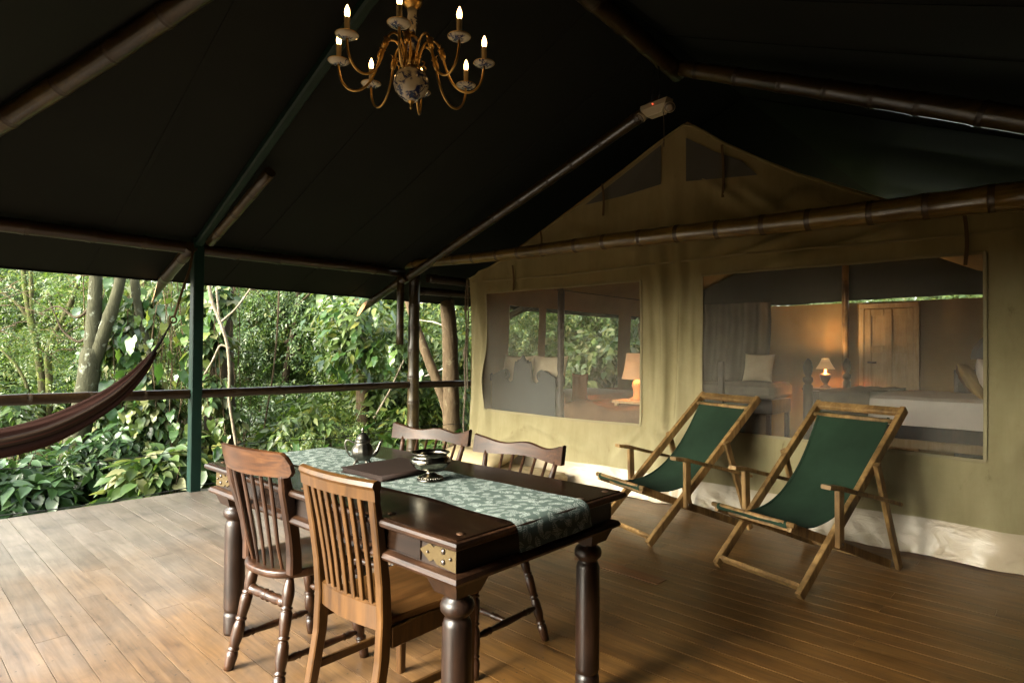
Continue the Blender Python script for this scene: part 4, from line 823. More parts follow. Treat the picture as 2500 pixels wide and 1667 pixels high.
# ================================================================== deck chairs
def deck_chair(label, loc, rz):
    t = thing('deck_chair', label, 'deck chair', loc, rz, 'folding deck chairs before the tent')
    def bar(name, p, q, w, h, side=(1, 0, 0), mat_='teak'):
        mb = MB(); P0, P1 = vec(*p), vec(*q); mb.sweep([P0, P0 * .66 + P1 * .34, P0 * .33 + P1 * .67, P1], w, h, side, ch=.004); return mb.build(name, MT[mat_], t)
    for sx in (-1, 1):
        bar('back_rail', (sx * .287, 0, .016), (sx * .287, 1.075, 1.0), .034, .056)
        bar('seat_rail', (sx * .253, -.035, .392), (sx * .253, .955, .030), .028, .052)
        bar('prop', (sx * .316, .958, .018), (sx * .318, .705, .685), .028, .046)
        bar('arm_post', (sx * .318, .325, .245), (sx * .322, .315, .572), .032, .050)
        mb = MB(); mb.sweep([(sx * .322, .185, .604), (sx * .322, .30, .588), (sx * .322, .42, .556), (sx * .322, .70, .486), (sx * .322, .955, .418)], [.060, .068, .058, .040, .034], [.024, .026, .025, .024, .024], (1, 0, 0), ch=.004); mb.build('armrest', MT['teak'], t)
        mb = MB(); mb.tube([(sx * .30, .325, .268), (sx * .34, .325, .268)], .007, 8); mb.build('bolt', MT['stud'], t)
    bar('cross_bar', (-.275, .035, .055), (.275, .035, .055), .024, .050, (0, .7, .7))
    bar('cross_bar', (-.30, 1.045, .985), (.30, 1.045, .985), .036, .050, (0, .7, -.7))
    bar('cross_bar', (-.25, .925, .042), (.25, .925, .042), .02, .036, (0, 1, 0))
    bar('cross_bar', (-.25, .06, .356), (.25, .06, .356), .018, .04, (0, 1, -.4))
    for p in ((.985, .925), (-.035, .405)):
        mb = MB(); mb.tube([(-.285, p[0], p[1]), (.285, p[0], p[1])], .015, 10); mb.build('dowel', MT['teak'], t)
    C = [(.99, .943), (.975, .92), (.90, .80), (.80, .66), (.68, .53), (.54, .425), (.39, .36), (.24, .338), (.11, .355), (.0, .395), (-.035, .423), (-.055, .405), (-.045, .385)]
    Cx = np.interp(np.linspace(0, len(C) - 1, 40), range(len(C)), [c[0] for c in C]); Cz = np.interp(np.linspace(0, len(C) - 1, 40), range(len(C)), [c[1] for c in C])
    for _ in range(3): Cx[1:-1] = (Cx[:-2] + 2 * Cx[1:-1] + Cx[2:]) / 4; Cz[1:-1] = (Cz[:-2] + 2 * Cz[1:-1] + Cz[2:]) / 4
    mb = MB(); mb.grid(lambda u, v: vec(u * (.232 + .012 * math.cos(v / 39 * 2 * PI)), Cx[int(v)], Cz[int(v)] - .014 * (1 - u * u) * math.sin(v / 39 * PI) + .0025 * math.sin(u * 7 + v * .6)), np.linspace(-1, 1, 14), range(40)); mb.build('sling', MT['sling'], t)
    for su in (-1, 1): mb = MB(); mb.sweep([vec(su * (.222 + .012 * math.cos(v / 39 * 2 * PI)), Cx[v], Cz[v] - .014 * (1 - .92) * math.sin(v / 39 * PI) + .0035) for v in range(40)], .016, .0035, (1, 0, 0)); mb.build('hem', MT['sling'], t)
    return t
deck_chair('green sling deck chair nearer the dining table', (-2.49, 3.875, 0), math.radians(-20))
deck_chair('green sling deck chair further right before the large tent window', (-1.426, 3.64, 0), math.radians(-16.5))
# reddish replacement board
pm = wood('reddish_plank_wood', (.085, .030, .010), (.165, .062, .019), (.22, .092, .03), (1.1, 15, 15), .4)
mb = MB(); mb.box((0, 0, 0), (.62, .112, .004), ch=.001); p = mb.build('plank', pm, deck, (-2.13, 3.262, .0012), math.radians(-1)); p['label'] = 'reddish replacement board in the deck'
# ================================================================== floor cushions against the tent
t = thing('floor_mattress', 'faded floral floor mattress along the tent wall behind the chairs', 'floor mattress', (-4.45, 4.52, .0))
mb = MB(); mb.box((0, 0, .085), (1.50, .56, .15), ch=.06); mb.build('cushion', MT['floral'], t)
mb = MB(); mb.sweep([vec(x_, -.283, .085) for x_ in np.linspace(-.68, .68, 4)], .012, .012, (0, 1, 0)); mb.build('piping', MT['floral'], t)
mb = MB(); R = rotx(math.radians(14)); us_ = np.sin(np.linspace(-1, 1, 25) * PI / 2)
for sg in (1, -1):
    def tf(u, v):
        k = (max(0, 1 - u ** 4) * max(0, 1 - v ** 4)) ** .5; d = math.hypot(u, v); a = math.atan2(v, u)
        z = sg * (.095 * k * (1 - .75 * math.exp(-(d / .20) ** 2))) + .010 * k * math.sin(11 * a) * math.exp(-((d - .35) / .3) ** 2)
        return R @ vec(u * .42, v * .25, z)
    mb.grid(tf, us_, us_, flip=sg < 0)
tag(mb.build('tufted_cushion', MT['tuft'], None, (-4.72, 4.52, .245)), 'beige tufted cushion lying on the floral floor mattress', 'cushion')
# ================================================================== hammock
HP = [(-6.02, 2.02, 1.95), (-5.9, 1.91, 1.62)]
t = thing('hammock', 'dark striped cotton hammock slung from the green post', 'hammock')
hy = [1.90, 1.75, 1.60, 1.425, 1.21, .993, .733, .50, .20, 0, -.2, -.33]; hz = [1.60, 1.29, 1.08, .91, .775, .68, .625, .615, .70, .86, 1.2, 1.6]
tt = np.linspace(0, 1, 60); k0 = np.linspace(0, 1, len(hy)); Hy = np.interp(tt, k0, hy); Hz = np.interp(tt, k0, hz)
for _ in range(6): Hy[1:-1] = (Hy[:-2] + 2 * Hy[1:-1] + Hy[2:]) / 4; Hz[1:-1] = (Hz[:-2] + 2 * Hz[1:-1] + Hz[2:]) / 4
mb = MB(); rings = []; nseg = 44; sel = range(5, 55)
for i in sel:
    q = (i - 5) / 49.; r = .018 + .085 * math.sin(PI * min(1, max(0, q)) ) ** .75; a = np.arange(nseg) * 2 * PI / nseg
    T = unit(vec(0, Hy[min(i + 1, 59)] - Hy[i - 1], Hz[min(i + 1, 59)] - Hz[i - 1])); N = vec(0, -T[2], T[1]); N = N if N[2] > 0 else -N
    fold = 1 + .16 * np.sin(5 * a + 2 * q) + .09 * np.sin(11 * a - 5 * q) + .05 * np.sin(17 * a + 9 * q)
    rings.append([vec(-5.9 - .02 * q + r * .75 * f * math.cos(b), Hy[i], Hz[i]) + N * r * .92 * f * math.sin(b) for b, f in zip(a, fold)])
mb.loft(rings); ho = mb.build('cloth', MT['hammock'], t)
at = ho.data.attributes.new('stripe', 'FLOAT', 'POINT'); at.data.foreach_set('value', np.tile((np.sin(np.arange(nseg) * 2 * PI / nseg * 1.5) * .5 + .5).astype(np.float32), len(rings)))
mb = MB()
for k in range(10):
    a = k * 2 * PI / 10; e = vec(-5.9 + .03 * math.cos(a), Hy[8] + .0, Hz[8] + .03 * math.sin(a)); mb.tube([vec(-5.9, Hy[0], Hz[0]), vec(-5.9 + .012 * math.cos(a), Hy[3], Hz[3] + .012 * math.sin(a)), e], .0042, 5)
mb.build('clew_strings', MT['hammock'], t)
mb = MB(); a = np.linspace(0, 2 * PI, 18); mb.tube([vec(-5.9, Hy[0] + .028 * math.cos(b), Hz[0] + .028 * math.sin(b)) for b in a], .008, 6); mb.build('ring', MT['strap'], t)
mb = MB(); mb.tube([(-5.9, 1.91, 1.63), (-5.98, 1.99, 1.84), (-6.09, 2.10, 2.10), (-6.115, 2.13, 2.27)], .011, 7); mb.build('rope', MT['strap'], t)
# ================================================================== chandelier
CH = (-2.50, 1.90); t = thing('chandelier', 'brass and blue white porcelain chandelier with lit candle bulbs', 'chandelier', (*CH, 0))
mb = MB(); mb.lathe([(.003, 2.575), (.008, 2.585), (.006, 2.60), (.016, 2.612), (.022, 2.618)], seg=16); mb.build('finial', MT['gold'], t)
mb = MB(); mb.lathe([(.020, 2.615), (.036, 2.622), (.040, 2.628), (.062, 2.645), (.080, 2.668), (.089, 2.698), (.086, 2.73), (.072, 2.757), (.045, 2.775), (.030, 2.781)], seg=36); mb.build('porcelain_ball', MT['porcelain'], t)
mb = MB(); mb.lathe([(.030, 2.780), (.034, 2.786), (.022, 2.793), (.022, 2.80), (.040, 2.806), (.042, 2.835), (.024, 2.842), (.018, 2.86), (.02, 2.872)], seg=24); mb.build('hub', MT['gold'], t)
mb = MB(); mb.lathe([(.02, 2.872), (.036, 2.884), (.042, 2.905), (.036, 2.926), (.02, 2.938)], seg=28); mb.build('porcelain_ball', MT['porcelain'], t)
mb = MB(); mb.lathe([(.02, 2.938), (.028, 2.944), (.014, 2.955), (.02, 2.965)], seg=20); mb.build('collar', MT['gold'], t)
mb = MB(); mb.lathe([(.018, 2.965), (.02, 2.985), (.028, 3.02), (.022, 3.06), (.026, 3.085)], seg=24); mb.build('porcelain_stem', MT['porcelain'], t)
mb = MB(); mb.lathe([(.014, 3.085), (.02, 3.09), (.045, 3.11), (.056, 3.135), (.052, 3.138), (.018, 3.15), (.012, 3.19), (.02, 3.2), (.008, 3.21)], seg=28); mb.build('brass_cup', MT['gold'], t)
mb = MB(); z = 3.21
while z < 3.84:
    k = int(z * 100) % 2; a = np.linspace(0, 2 * PI, 12)
    mb.tube([vec(.010 * math.cos(b) * (1 if k else 0), .010 * math.cos(b) * (0 if k else 1), z + .018 + .018 * math.sin(b)) for b in a], .0026, 5); z += .027
mb.build('chain', MT['gold'], t)
AP = [(.034, 2.80), (.040, 2.85), (.055, 2.90), (.085, 2.932), (.120, 2.930), (.146, 2.895), (.160, 2.845), (.176, 2.78), (.203, 2.715), (.245, 2.672), (.290, 2.66), (.330, 2.678), (.357, 2.715), (.368, 2.765), (.370, 2.80)]
ka = np.linspace(0, len(AP) - 1, 44); Ar = np.interp(ka, range(len(AP)), [p_[0] for p_ in AP]); Az = np.interp(ka, range(len(AP)), [p_[1] for p_ in AP])
for _ in range(4): Ar[1:-1] = (Ar[:-2] + 2 * Ar[1:-1] + Ar[2:]) / 4; Az[1:-1] = (Az[:-2] + 2 * Az[1:-1] + Az[2:]) / 4
arm0 = None
for k in range(8):
    a = math.radians(-46 + 45 * k)
    if arm0 is None:
        mb = MB(); mb.tube([vec(r, 0, z) for r, z in zip(Ar, Az)], .0062, 8)
        mb.lathe([(.008, 0), (.012, .006), (.016, .03), (.012, .045), (.018, .055)], (0, 0, 0), 10)
        V = mb.v[-1]; c_, s_ = math.cos(.33), math.sin(.33); V[:] = np.stack([V[:, 0] * c_ - V[:, 2] * s_, V[:, 1], V[:, 0] * s_ + V[:, 2] * c_], 1) + vec(.166, 0, 2.83)
        for sg in (-1, 1): mb.tube([(.152, sg * .006, 2.874), (.146, sg * .016, 2.892), (.150, sg * .024, 2.897)], [.005, .003, .001], 6)
        arm0 = mb.build('arm', MT['gold'], t); sub = []
        mb = MB(); d = vec(math.cos(.39), math.sin(.39), 0); mb.tube([d * (.062 + .022 * (1 - w_ / 9) * math.cos(w_ + 2.6)) + vec(0, 0, 2.80 + .022 * (1 - w_ / 9) * math.sin(w_ + 2.6)) for w_ in np.linspace(0, 5.2, 18)], .0035, 6); mb.build('scroll_ornament', MT['gold'], arm0)
        mb = MB(); mb.lathe([(.012, 2.800), (.034, 2.804), (.050, 2.812), (.0535, 2.818), (.050, 2.818), (.03, 2.810), (.01, 2.808)], (.370, 0, 0), 26); sub.append(mb.build('bobeche', MT['porcelain'], arm0))
        mb = MB(); mb.tube([vec(.370 + .0535 * math.cos(b), .0535 * math.sin(b), 2.818) for b in np.linspace(0, 2 * PI, 27)], .0016, 5); mb.lathe([(.011, 2.806), (.015, 2.812), (.012, 2.822), (.014, 2.83)], (.37, 0, 0), 12); sub.append(mb.build('gilt_rim', MT['gold'], arm0))
        mb = MB(); mb.lathe([(.0125, 2.828), (.0125, 2.87), (.0132, 2.874), (.0125, 2.88), (.0135, 2.893), (.0125, 2.898), (.006, 2.899)], (.370, 0, 0), 14); sub.append(mb.build('candle_sleeve', MT['candle'], arm0))
        mb = MB(); mb.lathe([(.008, 2.899), (.0115, 2.909), (.013, 2.921), (.011, 2.937), (.006, 2.950), (.0012, 2.960)], (.370, 0, 0), 14); sub.append(mb.build('bulb', MT['bulb'], arm0)); am = arm0
    else: am = copy_tree(arm0, t)
    am.rotation_euler = (0, 0, a)
# ================================================================== forest
def at(px, d):                                          # ground position of a plant from the survey of the photograph
    r = (px - 1176) / 1404 * d; return (-.683 * d + .73 * r, .73 * d + .683 * r)
def leaf_np(L, Wd, fold=.12, droop=.1):
    V = np.array([[0, 0, 0], [.42 * L, Wd / 2, fold * Wd], [L, 0, -droop * L], [.42 * L, -Wd / 2, fold * Wd], [.46 * L, 0, -fold * Wd * .6]])
    return V, np.array([[0, 3, 4], [0, 4, 1], [4, 3, 2], [4, 2, 1]])
def leaf_round(L, Wd, heart=.0, fold=.10, droop=.25):                # a fuller leaf: midrib, two rims, drawn-out tip
    st = [(0, 0), (.10, .62 if heart else .40), (.30, 1.), (.55, .86), (.78, .46), (1., 0)]; V = []
    for x, w in st:
        z = -droop * L * x * x; bx = x * L - (heart * L if x == .10 else 0)
        V += [(x * L, 0, z - fold * Wd * .5 * (w > 0)), (bx, w * Wd / 2, z + fold * Wd * w), (bx, -w * Wd / 2, z + fold * Wd * w)]
    F = []
    for i in range(5):
        a, b = 3 * i, 3 * i + 3
        for o_, fl in ((1, 0), (2, 1)):
            for t_ in ((a, b, b + o_), (a, b + o_, a + o_)):
                if len({V[q] for q in t_}) == 3: F.append(t_ if not fl else t_[::-1])
    return np.array(V, float), np.array(F)
def euler_R(yaw, pitch, roll):
    cy_, sy_, cp, sp, cr, sr = np.cos(yaw), np.sin(yaw), np.cos(pitch), np.sin(pitch), np.cos(roll), np.sin(roll)
    R = np.empty((len(yaw), 3, 3))
    R[:, 0, 0] = cy_ * cp; R[:, 0, 1] = cy_ * sp * sr - sy_ * cr; R[:, 0, 2] = cy_ * sp * cr + sy_ * sr
    R[:, 1, 0] = sy_ * cp; R[:, 1, 1] = sy_ * sp * sr + cy_ * cr; R[:, 1, 2] = sy_ * sp * cr - cy_ * sr
    R[:, 2, 0] = -sp; R[:, 2, 1] = cp * sr; R[:, 2, 2] = cp * cr
    return R
def bake(V, F, P, R, s):
    n = len(P); VV = np.einsum('nij,kj->nki', R, V) * s[:, None, None] + P[:, None, :]
    return VV.reshape(-1, 3), (F[None] + (np.arange(n) * len(V))[:, None, None]).reshape(-1, 3)
def sprig_np(n, L, Wd, tw, ang=60, seed=0, twig=True, rnd=None):
    g = np.random.default_rng(seed); lv, lf = leaf_np(L, Wd) if rnd is None else leaf_round(L, Wd, rnd); Vs, Fs, o = [], [], 0
    for i in range(n):
        t = (i + .6) / n; sd = 1 if i % 2 else -1; last = i == n - 1
        yaw = 0. if last else sd * math.radians(ang * g.uniform(.7, 1.2)); R = euler_R(np.array([yaw]), np.array([g.uniform(-.1, .55)]), np.array([g.uniform(-.6, .6)]))[0]
        sc = g.uniform(.7, 1.15); Vs.append(lv @ R.T * sc + np.array([tw * t, 0, -.18 * tw * t * t])); Fs.append(lf + o); o += len(lv)
    if twig:
        w = .004 + .012 * L; a = np.array([[0, w, 0], [0, -w, 0], [tw, 0, -.18 * tw]]); Vs.append(a); Fs.append(np.array([[0, 1, 2]])); o += 3
    return np.concatenate(Vs), np.concatenate(Fs)
SPR = {'small': [sprig_np(11, .085, .036, .36, 58, s) for s in (1, 2, 3)], 'mid': [sprig_np(8, .15, .062, .42, 55, s, rnd=0.) for s in (4, 5, 6)],
       'large': [sprig_np(6, .25, .115, .48, 58, s, rnd=0.) for s in (7, 8)], 'fine': [sprig_np(19, .050, .017, .34, 70, s) for s in (9, 10)], 'lance': [sprig_np(7, .22, .034, .22, 75, s) for s in (12, 13)], 'heart': [sprig_np(5, .24, .17, .5, 60, s, rnd=.12) for s in (14, 15)]}
def crown(parent, clusters, kind, mat_, seed, name='crown', droop=.45, smin=.75, smax=1.3):
    g = np.random.default_rng(seed); Vs, Fs, o = [], [], 0
    for (c, rad, n) in clusters:
        c = np.array(c, float); rad = np.array(rad, float) * np.ones(3)
        d = g.normal(size=(n, 3)); d /= np.linalg.norm(d, axis=1)[:, None]; rr_ = g.uniform(.25, 1, n) ** .5
        k = max(2, n // 26); cc = g.normal(size=(k, 3)); cc /= np.linalg.norm(cc, axis=1)[:, None]; cc *= (g.uniform(.3, 1, k) ** .5)[:, None]
        own = g.integers(0, k, n); mixw = .80 if n > 30 else .3
        p = (cc[own] * .82 + g.normal(size=(n, 3)) * .17) if mixw > .5 else d * rr_[:, None]
        P = c + p * rad
        yaw = np.arctan2(p[:, 1], p[:, 0]) + g.normal(size=n) * .9; pitch = droop + g.normal(size=n) * .35 - .25 * p[:, 2]; roll = g.normal(size=n) * .45
        R = euler_R(yaw, pitch, roll); s = g.uniform(smin, smax, n)
        tv = g.integers(0, len(SPR[kind]), n)
        for q in range(len(SPR[kind])):
            m_ = tv == q
            if not m_.any(): continue
            V, F = bake(*SPR[kind][q], P[m_], R[m_], s[m_]); Vs.append(V); Fs.append(F + o); o += len(V)
    ob = tri_mesh(name, np.concatenate(Vs), np.concatenate(Fs), mat_, parent, None, kind in ('mid', 'large', 'heart')); ob['kind'] = 'stuff'; return ob
def limb(mb, pts, r0, r1, seg=10, seed=0, kn=.08):
    rs = np.random.default_rng(seed); P = np.asarray(pts, float); n = max(8, len(P) * 5); k = np.linspace(0, len(P) - 1, n)
    Q = np.stack([np.interp(k, range(len(P)), P[:, i]) for i in range(3)], 1)
    for _ in range(3): Q[1:-1] = (Q[:-2] + 2 * Q[1:-1] + Q[2:]) / 4
    r = np.linspace(r0, r1, n) * (1 + kn * rs.normal(size=n)); return mb.tube(Q, r, seg)
TREE_G = 'forest trees beyond the deck'
def ptz(px, d, y): return 1.35 - (y - (818 - 25 * (2490 - px) / 2815)) / 1404 * d     # height of a photograph row at that depth
# --- forked lichen tree
FD = 8.0; x, yv = at(205, FD); t = thing('forked_tree', 'stout lichen spotted tree forking above the handrail, behind the hammock', 'tree', (x, yv, -1.2))
def off(px0, px, d): k = (px - px0) / 1404 * d; return (.73 * k, .683 * k)
def tp(px, y, d=FD, px0=205, z0=-1.2): o_ = off(px0, px, d); return (o_[0], o_[1], ptz(px, d, y) - z0)
mb = MB(); limb(mb, [(*off(205, 150, FD)[:2], 0), tp(158, 1100), tp(186, 990), tp(203, 880), tp(212, 800)], .155, .125, 16, 1, .04); limb(mb, [tp(209, 830), tp(213, 760), tp(217, 640), tp(215, 420), (.2, .1, 6.4)], .105, .05, 14, 2, .04); limb(mb, [tp(210, 850), tp(236, 770), tp(262, 690), tp(278, 620), tp(300, 400), (.9, .8, 6.2)], .092, .04, 14, 3, .04)
mb.build('trunk', MT['bark_lichen'], t)
for i, pp in enumerate(([tp(214, 700), tp(175, 735), tp(130, 700), tp(90, 720)], [tp(216, 760), tp(180, 790), tp(140, 760), tp(110, 690)])): mb = MB(); limb(mb, pp, .024, .006, 7, 4 + i); mb.build('limb', MT['bark_dark'], t)
crown(t, [((.3, .2, 7.4), (2.0, 1.8, .8), 160), ((-.9, -.9, 5.2), (1.0, 1.0, .5), 60)], 'small', MT['leaf_a'], 21)
# --- slender tree of several stems at the left
x, yv = at(95, 9.); t = thing('multi_stem_tree', 'slender pale tree of several thin stems at the far left of the view', 'tree', (x, yv, -1.2))
tq = lambda px, y: tp(px, y, 9., 95)
mb = MB(); limb(mb, [(0, 0, 0), tq(104, 900), tq(84, 800), tq(68, 730), tq(52, 660), tq(40, 500)], .062, .03, 9, 6); limb(mb, [(.1, .1, 0), tq(118, 900), tq(108, 820), tq(122, 770), tq(160, 700), tq(180, 640), tq(190, 500)], .055, .03, 9, 7); limb(mb, [tq(72, 745), tq(70, 690), tq(66, 620), tq(60, 480)], .032, .02, 8, 8); limb(mb, [tq(66, 735), tq(40, 700), tq(0, 670), tq(-60, 650)], .03, .01, 7, 9); limb(mb, [(-.3, -.3, 0), tq(72, 900), tq(40, 840), tq(0, 800), tq(-50, 770)], .03, .015, 7, 10)
mb.build('trunk', MT['bark_moss'], t); crown(t, [((-.1, -.1, 3.1), (1.1, 1.1, .8), 300), ((-.6, -.5, 2.1), (.8, .8, .5), 150), ((.5, .4, 2.0), (.5, .5, .5), 70), ((0, 0, 6.4), (1.0, 1.0, .6), 70)], 'fine', MT['leaf_b'], 22, droop=.2, smin=.9, smax=1.6)
mb = MB(); rs = random.Random(3)
for i in range(46):
    px, y = rs.uniform(-40, 270), rs.uniform(630, 860); a = rs.uniform(-.9, .9) + (PI if rs.random() < .5 else 0); l_ = rs.uniform(40, 110); d = rs.uniform(8.4, 9.6); P_ = []
    for q in range(4): f = q / 3; P_.append(tp(px + l_ * f * math.cos(a) + rs.uniform(-7, 7), y - l_ * f * math.sin(a) * .8 + rs.uniform(-7, 7) + 14 * f * f, d, 95))
    sh = (.683 * (9. - d), -.73 * (9. - d)); limb(mb, [(p_[0] + sh[0], p_[1] + sh[1], p_[2]) for p_ in P_], .009, .004, 4, i, 0)
mb.build('twigs', MT['bark_brown'], t)['kind'] = 'stuff'
# --- the vine-clad trunk behind the green post
x, yv = at(500, 9.2); t = thing('vine_clad_tree', 'dark trunk smothered in hanging vines and big leaves behind the green post', 'tree', (x, yv, -1.2))
tq = lambda px, y, d=9.2: (*[a + b for a, b in zip(off(500, px, 9.2), (0.683 * (9.2 - d), -.73 * (9.2 - d)))], ptz(px, d, y) + 1.2)
mb = MB(); limb(mb, [(0, 0, 0), tq(510, 1000), tq(500, 800), tq(505, 640), tq(500, 350)], .24, .17, 14, 11, .06); mb.build('trunk', MT['bark_dark'], t)
mb = MB(); limb(mb, [tq(390, 640, 8.3), tq(400, 720, 8.3), tq(422, 800, 8.3), tq(440, 870, 8.3)], .055, .045, 9, 12); mb.build('limb', MT['bark_lichen'], t)
mb = MB(); rs = random.Random(5)
for i in range(46):
    px = rs.choice([rs.uniform(285, 445), rs.uniform(455, 580)]); d = rs.uniform(8.1, 8.9); y0 = rs.uniform(560, 760); y1 = rs.uniform(860, 1120)
    limb(mb, [tq(px + rs.uniform(-15, 15), y0, d), tq(px + rs.uniform(-25, 25), (y0 + y1) / 2, d), tq(px + rs.uniform(-30, 30), y1, d)], .006, .005, 4, i, 0)
mb.build('aerial_roots', MT['bark_brown'], t)['kind'] = 'stuff'
cl = []
for px, y, rx, rz_, n in ((385, 700, .42, .42, 60), (350, 800, .42, .5, 75), (400, 900, .42, .45, 80), (330, 900, .3, .4, 46), (390, 1000, .42, .42, 90), (345, 1040, .3, .35, 60), (400, 1090, .5, .3, 120), (365, 1130, .5, .25, 100), (310, 1000, .4, .4, 80), (420, 950, .4, .5, 80), (540, 690, .40, .4, 60), (520, 800, .36, .4, 50), (560, 900, .35, .4, 46), (500, 1000, .3, .4, 40), (300, 1110, .3, .25, 40)):
    a = tq(px, y, 8.5); cl.append((a, (rx * .55, rx * .55, rz_ * .9), int(n * 2.0)))
crown(t, cl, 'heart', MT['leaf_v'], 23, 'vine_leaves', .85, .32, .62)
def big_leaf_mesh(name, L, Wd, heart=.25, n=9, droop=.25, wave=.015, mat_='bigleaf'):
    mb = MB(); vv = np.linspace(0, 1, n); us_ = (-1, -.55, 0, .55, 1)
    def fn(u, v):
        w = Wd / 2 * (math.sin(PI * min(1, v * .93 + .07) ** (.62 if heart > 0 else .85)) ** .9) * (1 if v < .99 else 0)
        x = L * v - heart * L * .5 * abs(u) * (1 - v) ** 2 * 1.2
        return vec(x, u * w, -droop * L * v * v + .12 * abs(u) * w + wave * math.sin(v * 13 + u * 2) * abs(u))
    mb.grid(fn, us_, vv); o = mb.build(name, MT[mat_]); me = o.data; bpy.data.objects.remove(o); return me
LEAFM = [big_leaf_mesh('leaf', .30, .19, .3, mat_='bigleaf'), big_leaf_mesh('leaf', .24, .16, .25, mat_='bigleaf_v'), big_leaf_mesh('leaf', .26, .12, .1, mat_='bigleaf')]
def put_leaf(par, me, p, yaw, pitch, roll, s):
    o = link('leaf', me, par, p); o.rotation_euler = Matrix(euler_R(np.array([yaw]), np.array([pitch]), np.array([roll]))[0].tolist()).to_euler(); o.scale = (s, s, s); return o
rs = random.Random(9); camdir = math.atan2(-yv, -x)
for i in range(270):
    px = rs.choice([rs.uniform(290, 445), rs.uniform(300, 445), rs.uniform(460, 590)]); y = rs.uniform(630, 1110); dd = rs.uniform(8.0, 8.5)
    put_leaf(t, LEAFM[0 if rs.random() < .35 else 1], tq(px, y, dd), camdir + rs.uniform(-1.1, 1.1), rs.uniform(.6, 1.35), rs.uniform(-.5, .5), rs.uniform(.35, .85))
# --- lianas right of the post
def liana(label, px0, d, pts, r, seed, mat_='liana'):
    x, yv = at(px0, d); t_ = thing('liana', label, 'liana', (x, yv, 0)); mb = MB()
    for k, pp in enumerate(pts): limb(mb, [(*off(px0, a, d), ptz(a, d, b)) for a, b in pp], r * (1 if k == 0 else .6), r * (.8 if k == 0 else .5), 7, seed + k, .05)
    mb.build('vine_stem', MT[mat_], t_); return t_
liana('pale forked liana hanging just right of the green post', 525, 7.6, [[(470, 600), (482, 690), (505, 740), (522, 790), (528, 850), (527, 920), (538, 980), (552, 1060)], [(494, 660), (500, 720), (508, 760)], [(528, 800), (505, 790), (488, 830), (470, 860)], [(500, 745), (540, 710), (575, 660)]], .022, 31)
liana('thin reddish brown liana rising left of the teapot', 622, 9.5, [[(640, 600), (636, 760), (628, 860), (612, 960), (600, 1060)]], .015, 35, 'bark_brown')
liana('thin bent branch slanting up left of the bamboo post', 920, 9.5, [[(860, 960), (895, 900), (930, 820), (965, 770)], [(900, 895), (880, 880), (850, 890)]], .016, 37)
# --- brown forked tree beside the tent
x, yv = at(1035, 9.2); t = thing('brown_forked_tree', 'brown forked tree standing between bamboo post and tent corner', 'tree', (x, yv, -1.1))
tq = lambda px, y, d=9.2: (*off(1035, px, d), ptz(px, d, y) + 1.1)
mb = MB(); limb(mb, [(0, 0, -.1), tq(1040, 1000), tq(1036, 930), tq(1035, 850), tq(1032, 760), tq(1024, 680), tq(1010, 420), (-.3, 0, 6.5)], .145, .09, 16, 41, .03); limb(mb, [tq(1036, 960), tq(1014, 900), tq(985, 830), tq(955, 750), tq(925, 660), tq(900, 480)], .085, .05, 14, 42, .03); mb.build('trunk', MT['bark_brown'], t)
for i, pp in enumerate(([tq(1050, 830), tq(1000, 855), tq(960, 870)], [tq(1040, 760), tq(1000, 740), tq(960, 735)], [tq(1030, 680), tq(990, 690), tq(950, 700)])): mb = MB(); limb(mb, pp, .016, .008, 6, 43 + i); mb.build('limb', MT['bark_pale'], t)
crown(t, [((0, 0, 5.9), (1.6, 1.6, .8), 320)], 'mid', MT['leaf_a'], 24)
x, yv = at(1073, 14.); t = thing('pale_tree', 'pale almost white straight trunk right against the tent corner', 'tree', (x, yv, -1.))
mb = MB(); limb(mb, [(0, 0, -.1), (.03, 0, 2), (-.02, .05, 4.5), (.1, .1, 7)], .14, .09, 12, 46, .03); mb.build('trunk', MT['bark_pale'], t); crown(t, [((0, 0, 6.6), (1.5, 1.5, .8), 220)], 'mid', MT['leaf_b'], 25)
# --- broad-leaved shrub in the middle of the view
x, yv = at(840, 10.); t = thing('broad_leaved_tree', 'small tree with clustered broad pale leaves in the middle of the opening', 'tree', (x, yv, -1.1))
tq = lambda px, y, d=10.: (*[a + b for a, b in zip(off(840, px, 10.), (.683 * (10. - d), -.73 * (10. - d)))], ptz(px, d, y) + 1.1)
mb = MB(); limb(mb, [(0, 0, -.1), tq(834, 920), tq(832, 840), tq(825, 740), tq(815, 600)], .13, .05, 12, 47, .06); mb.build('trunk', MT['bark_brown'], t)
crown(t, [(tq(860, 700), (.8, .7, .45), 90), (tq(800, 740), (.6, .6, .4), 60), (tq(870, 800), (.7, .6, .4), 70), (tq(790, 830), (.5, .5, .4), 50)], 'mid', MT['leaf_b'], 26, droop=.6)
camdir = math.atan2(-yv, -x)
for i in range(110):
    b = rs.choice([(790, 670), (860, 690), (870, 790), (820, 740), (790, 830), (900, 830), (830, 800)]); d = rs.uniform(9.2, 9.7)
    put_leaf(t, LEAFM[2], tq(b[0] + rs.gauss(0, 26), b[1] + rs.gauss(0, 26), d), camdir + rs.uniform(-1.2, 1.2), rs.uniform(.25, 1.15), rs.uniform(-.4, .4), rs.uniform(.6, 1.1))
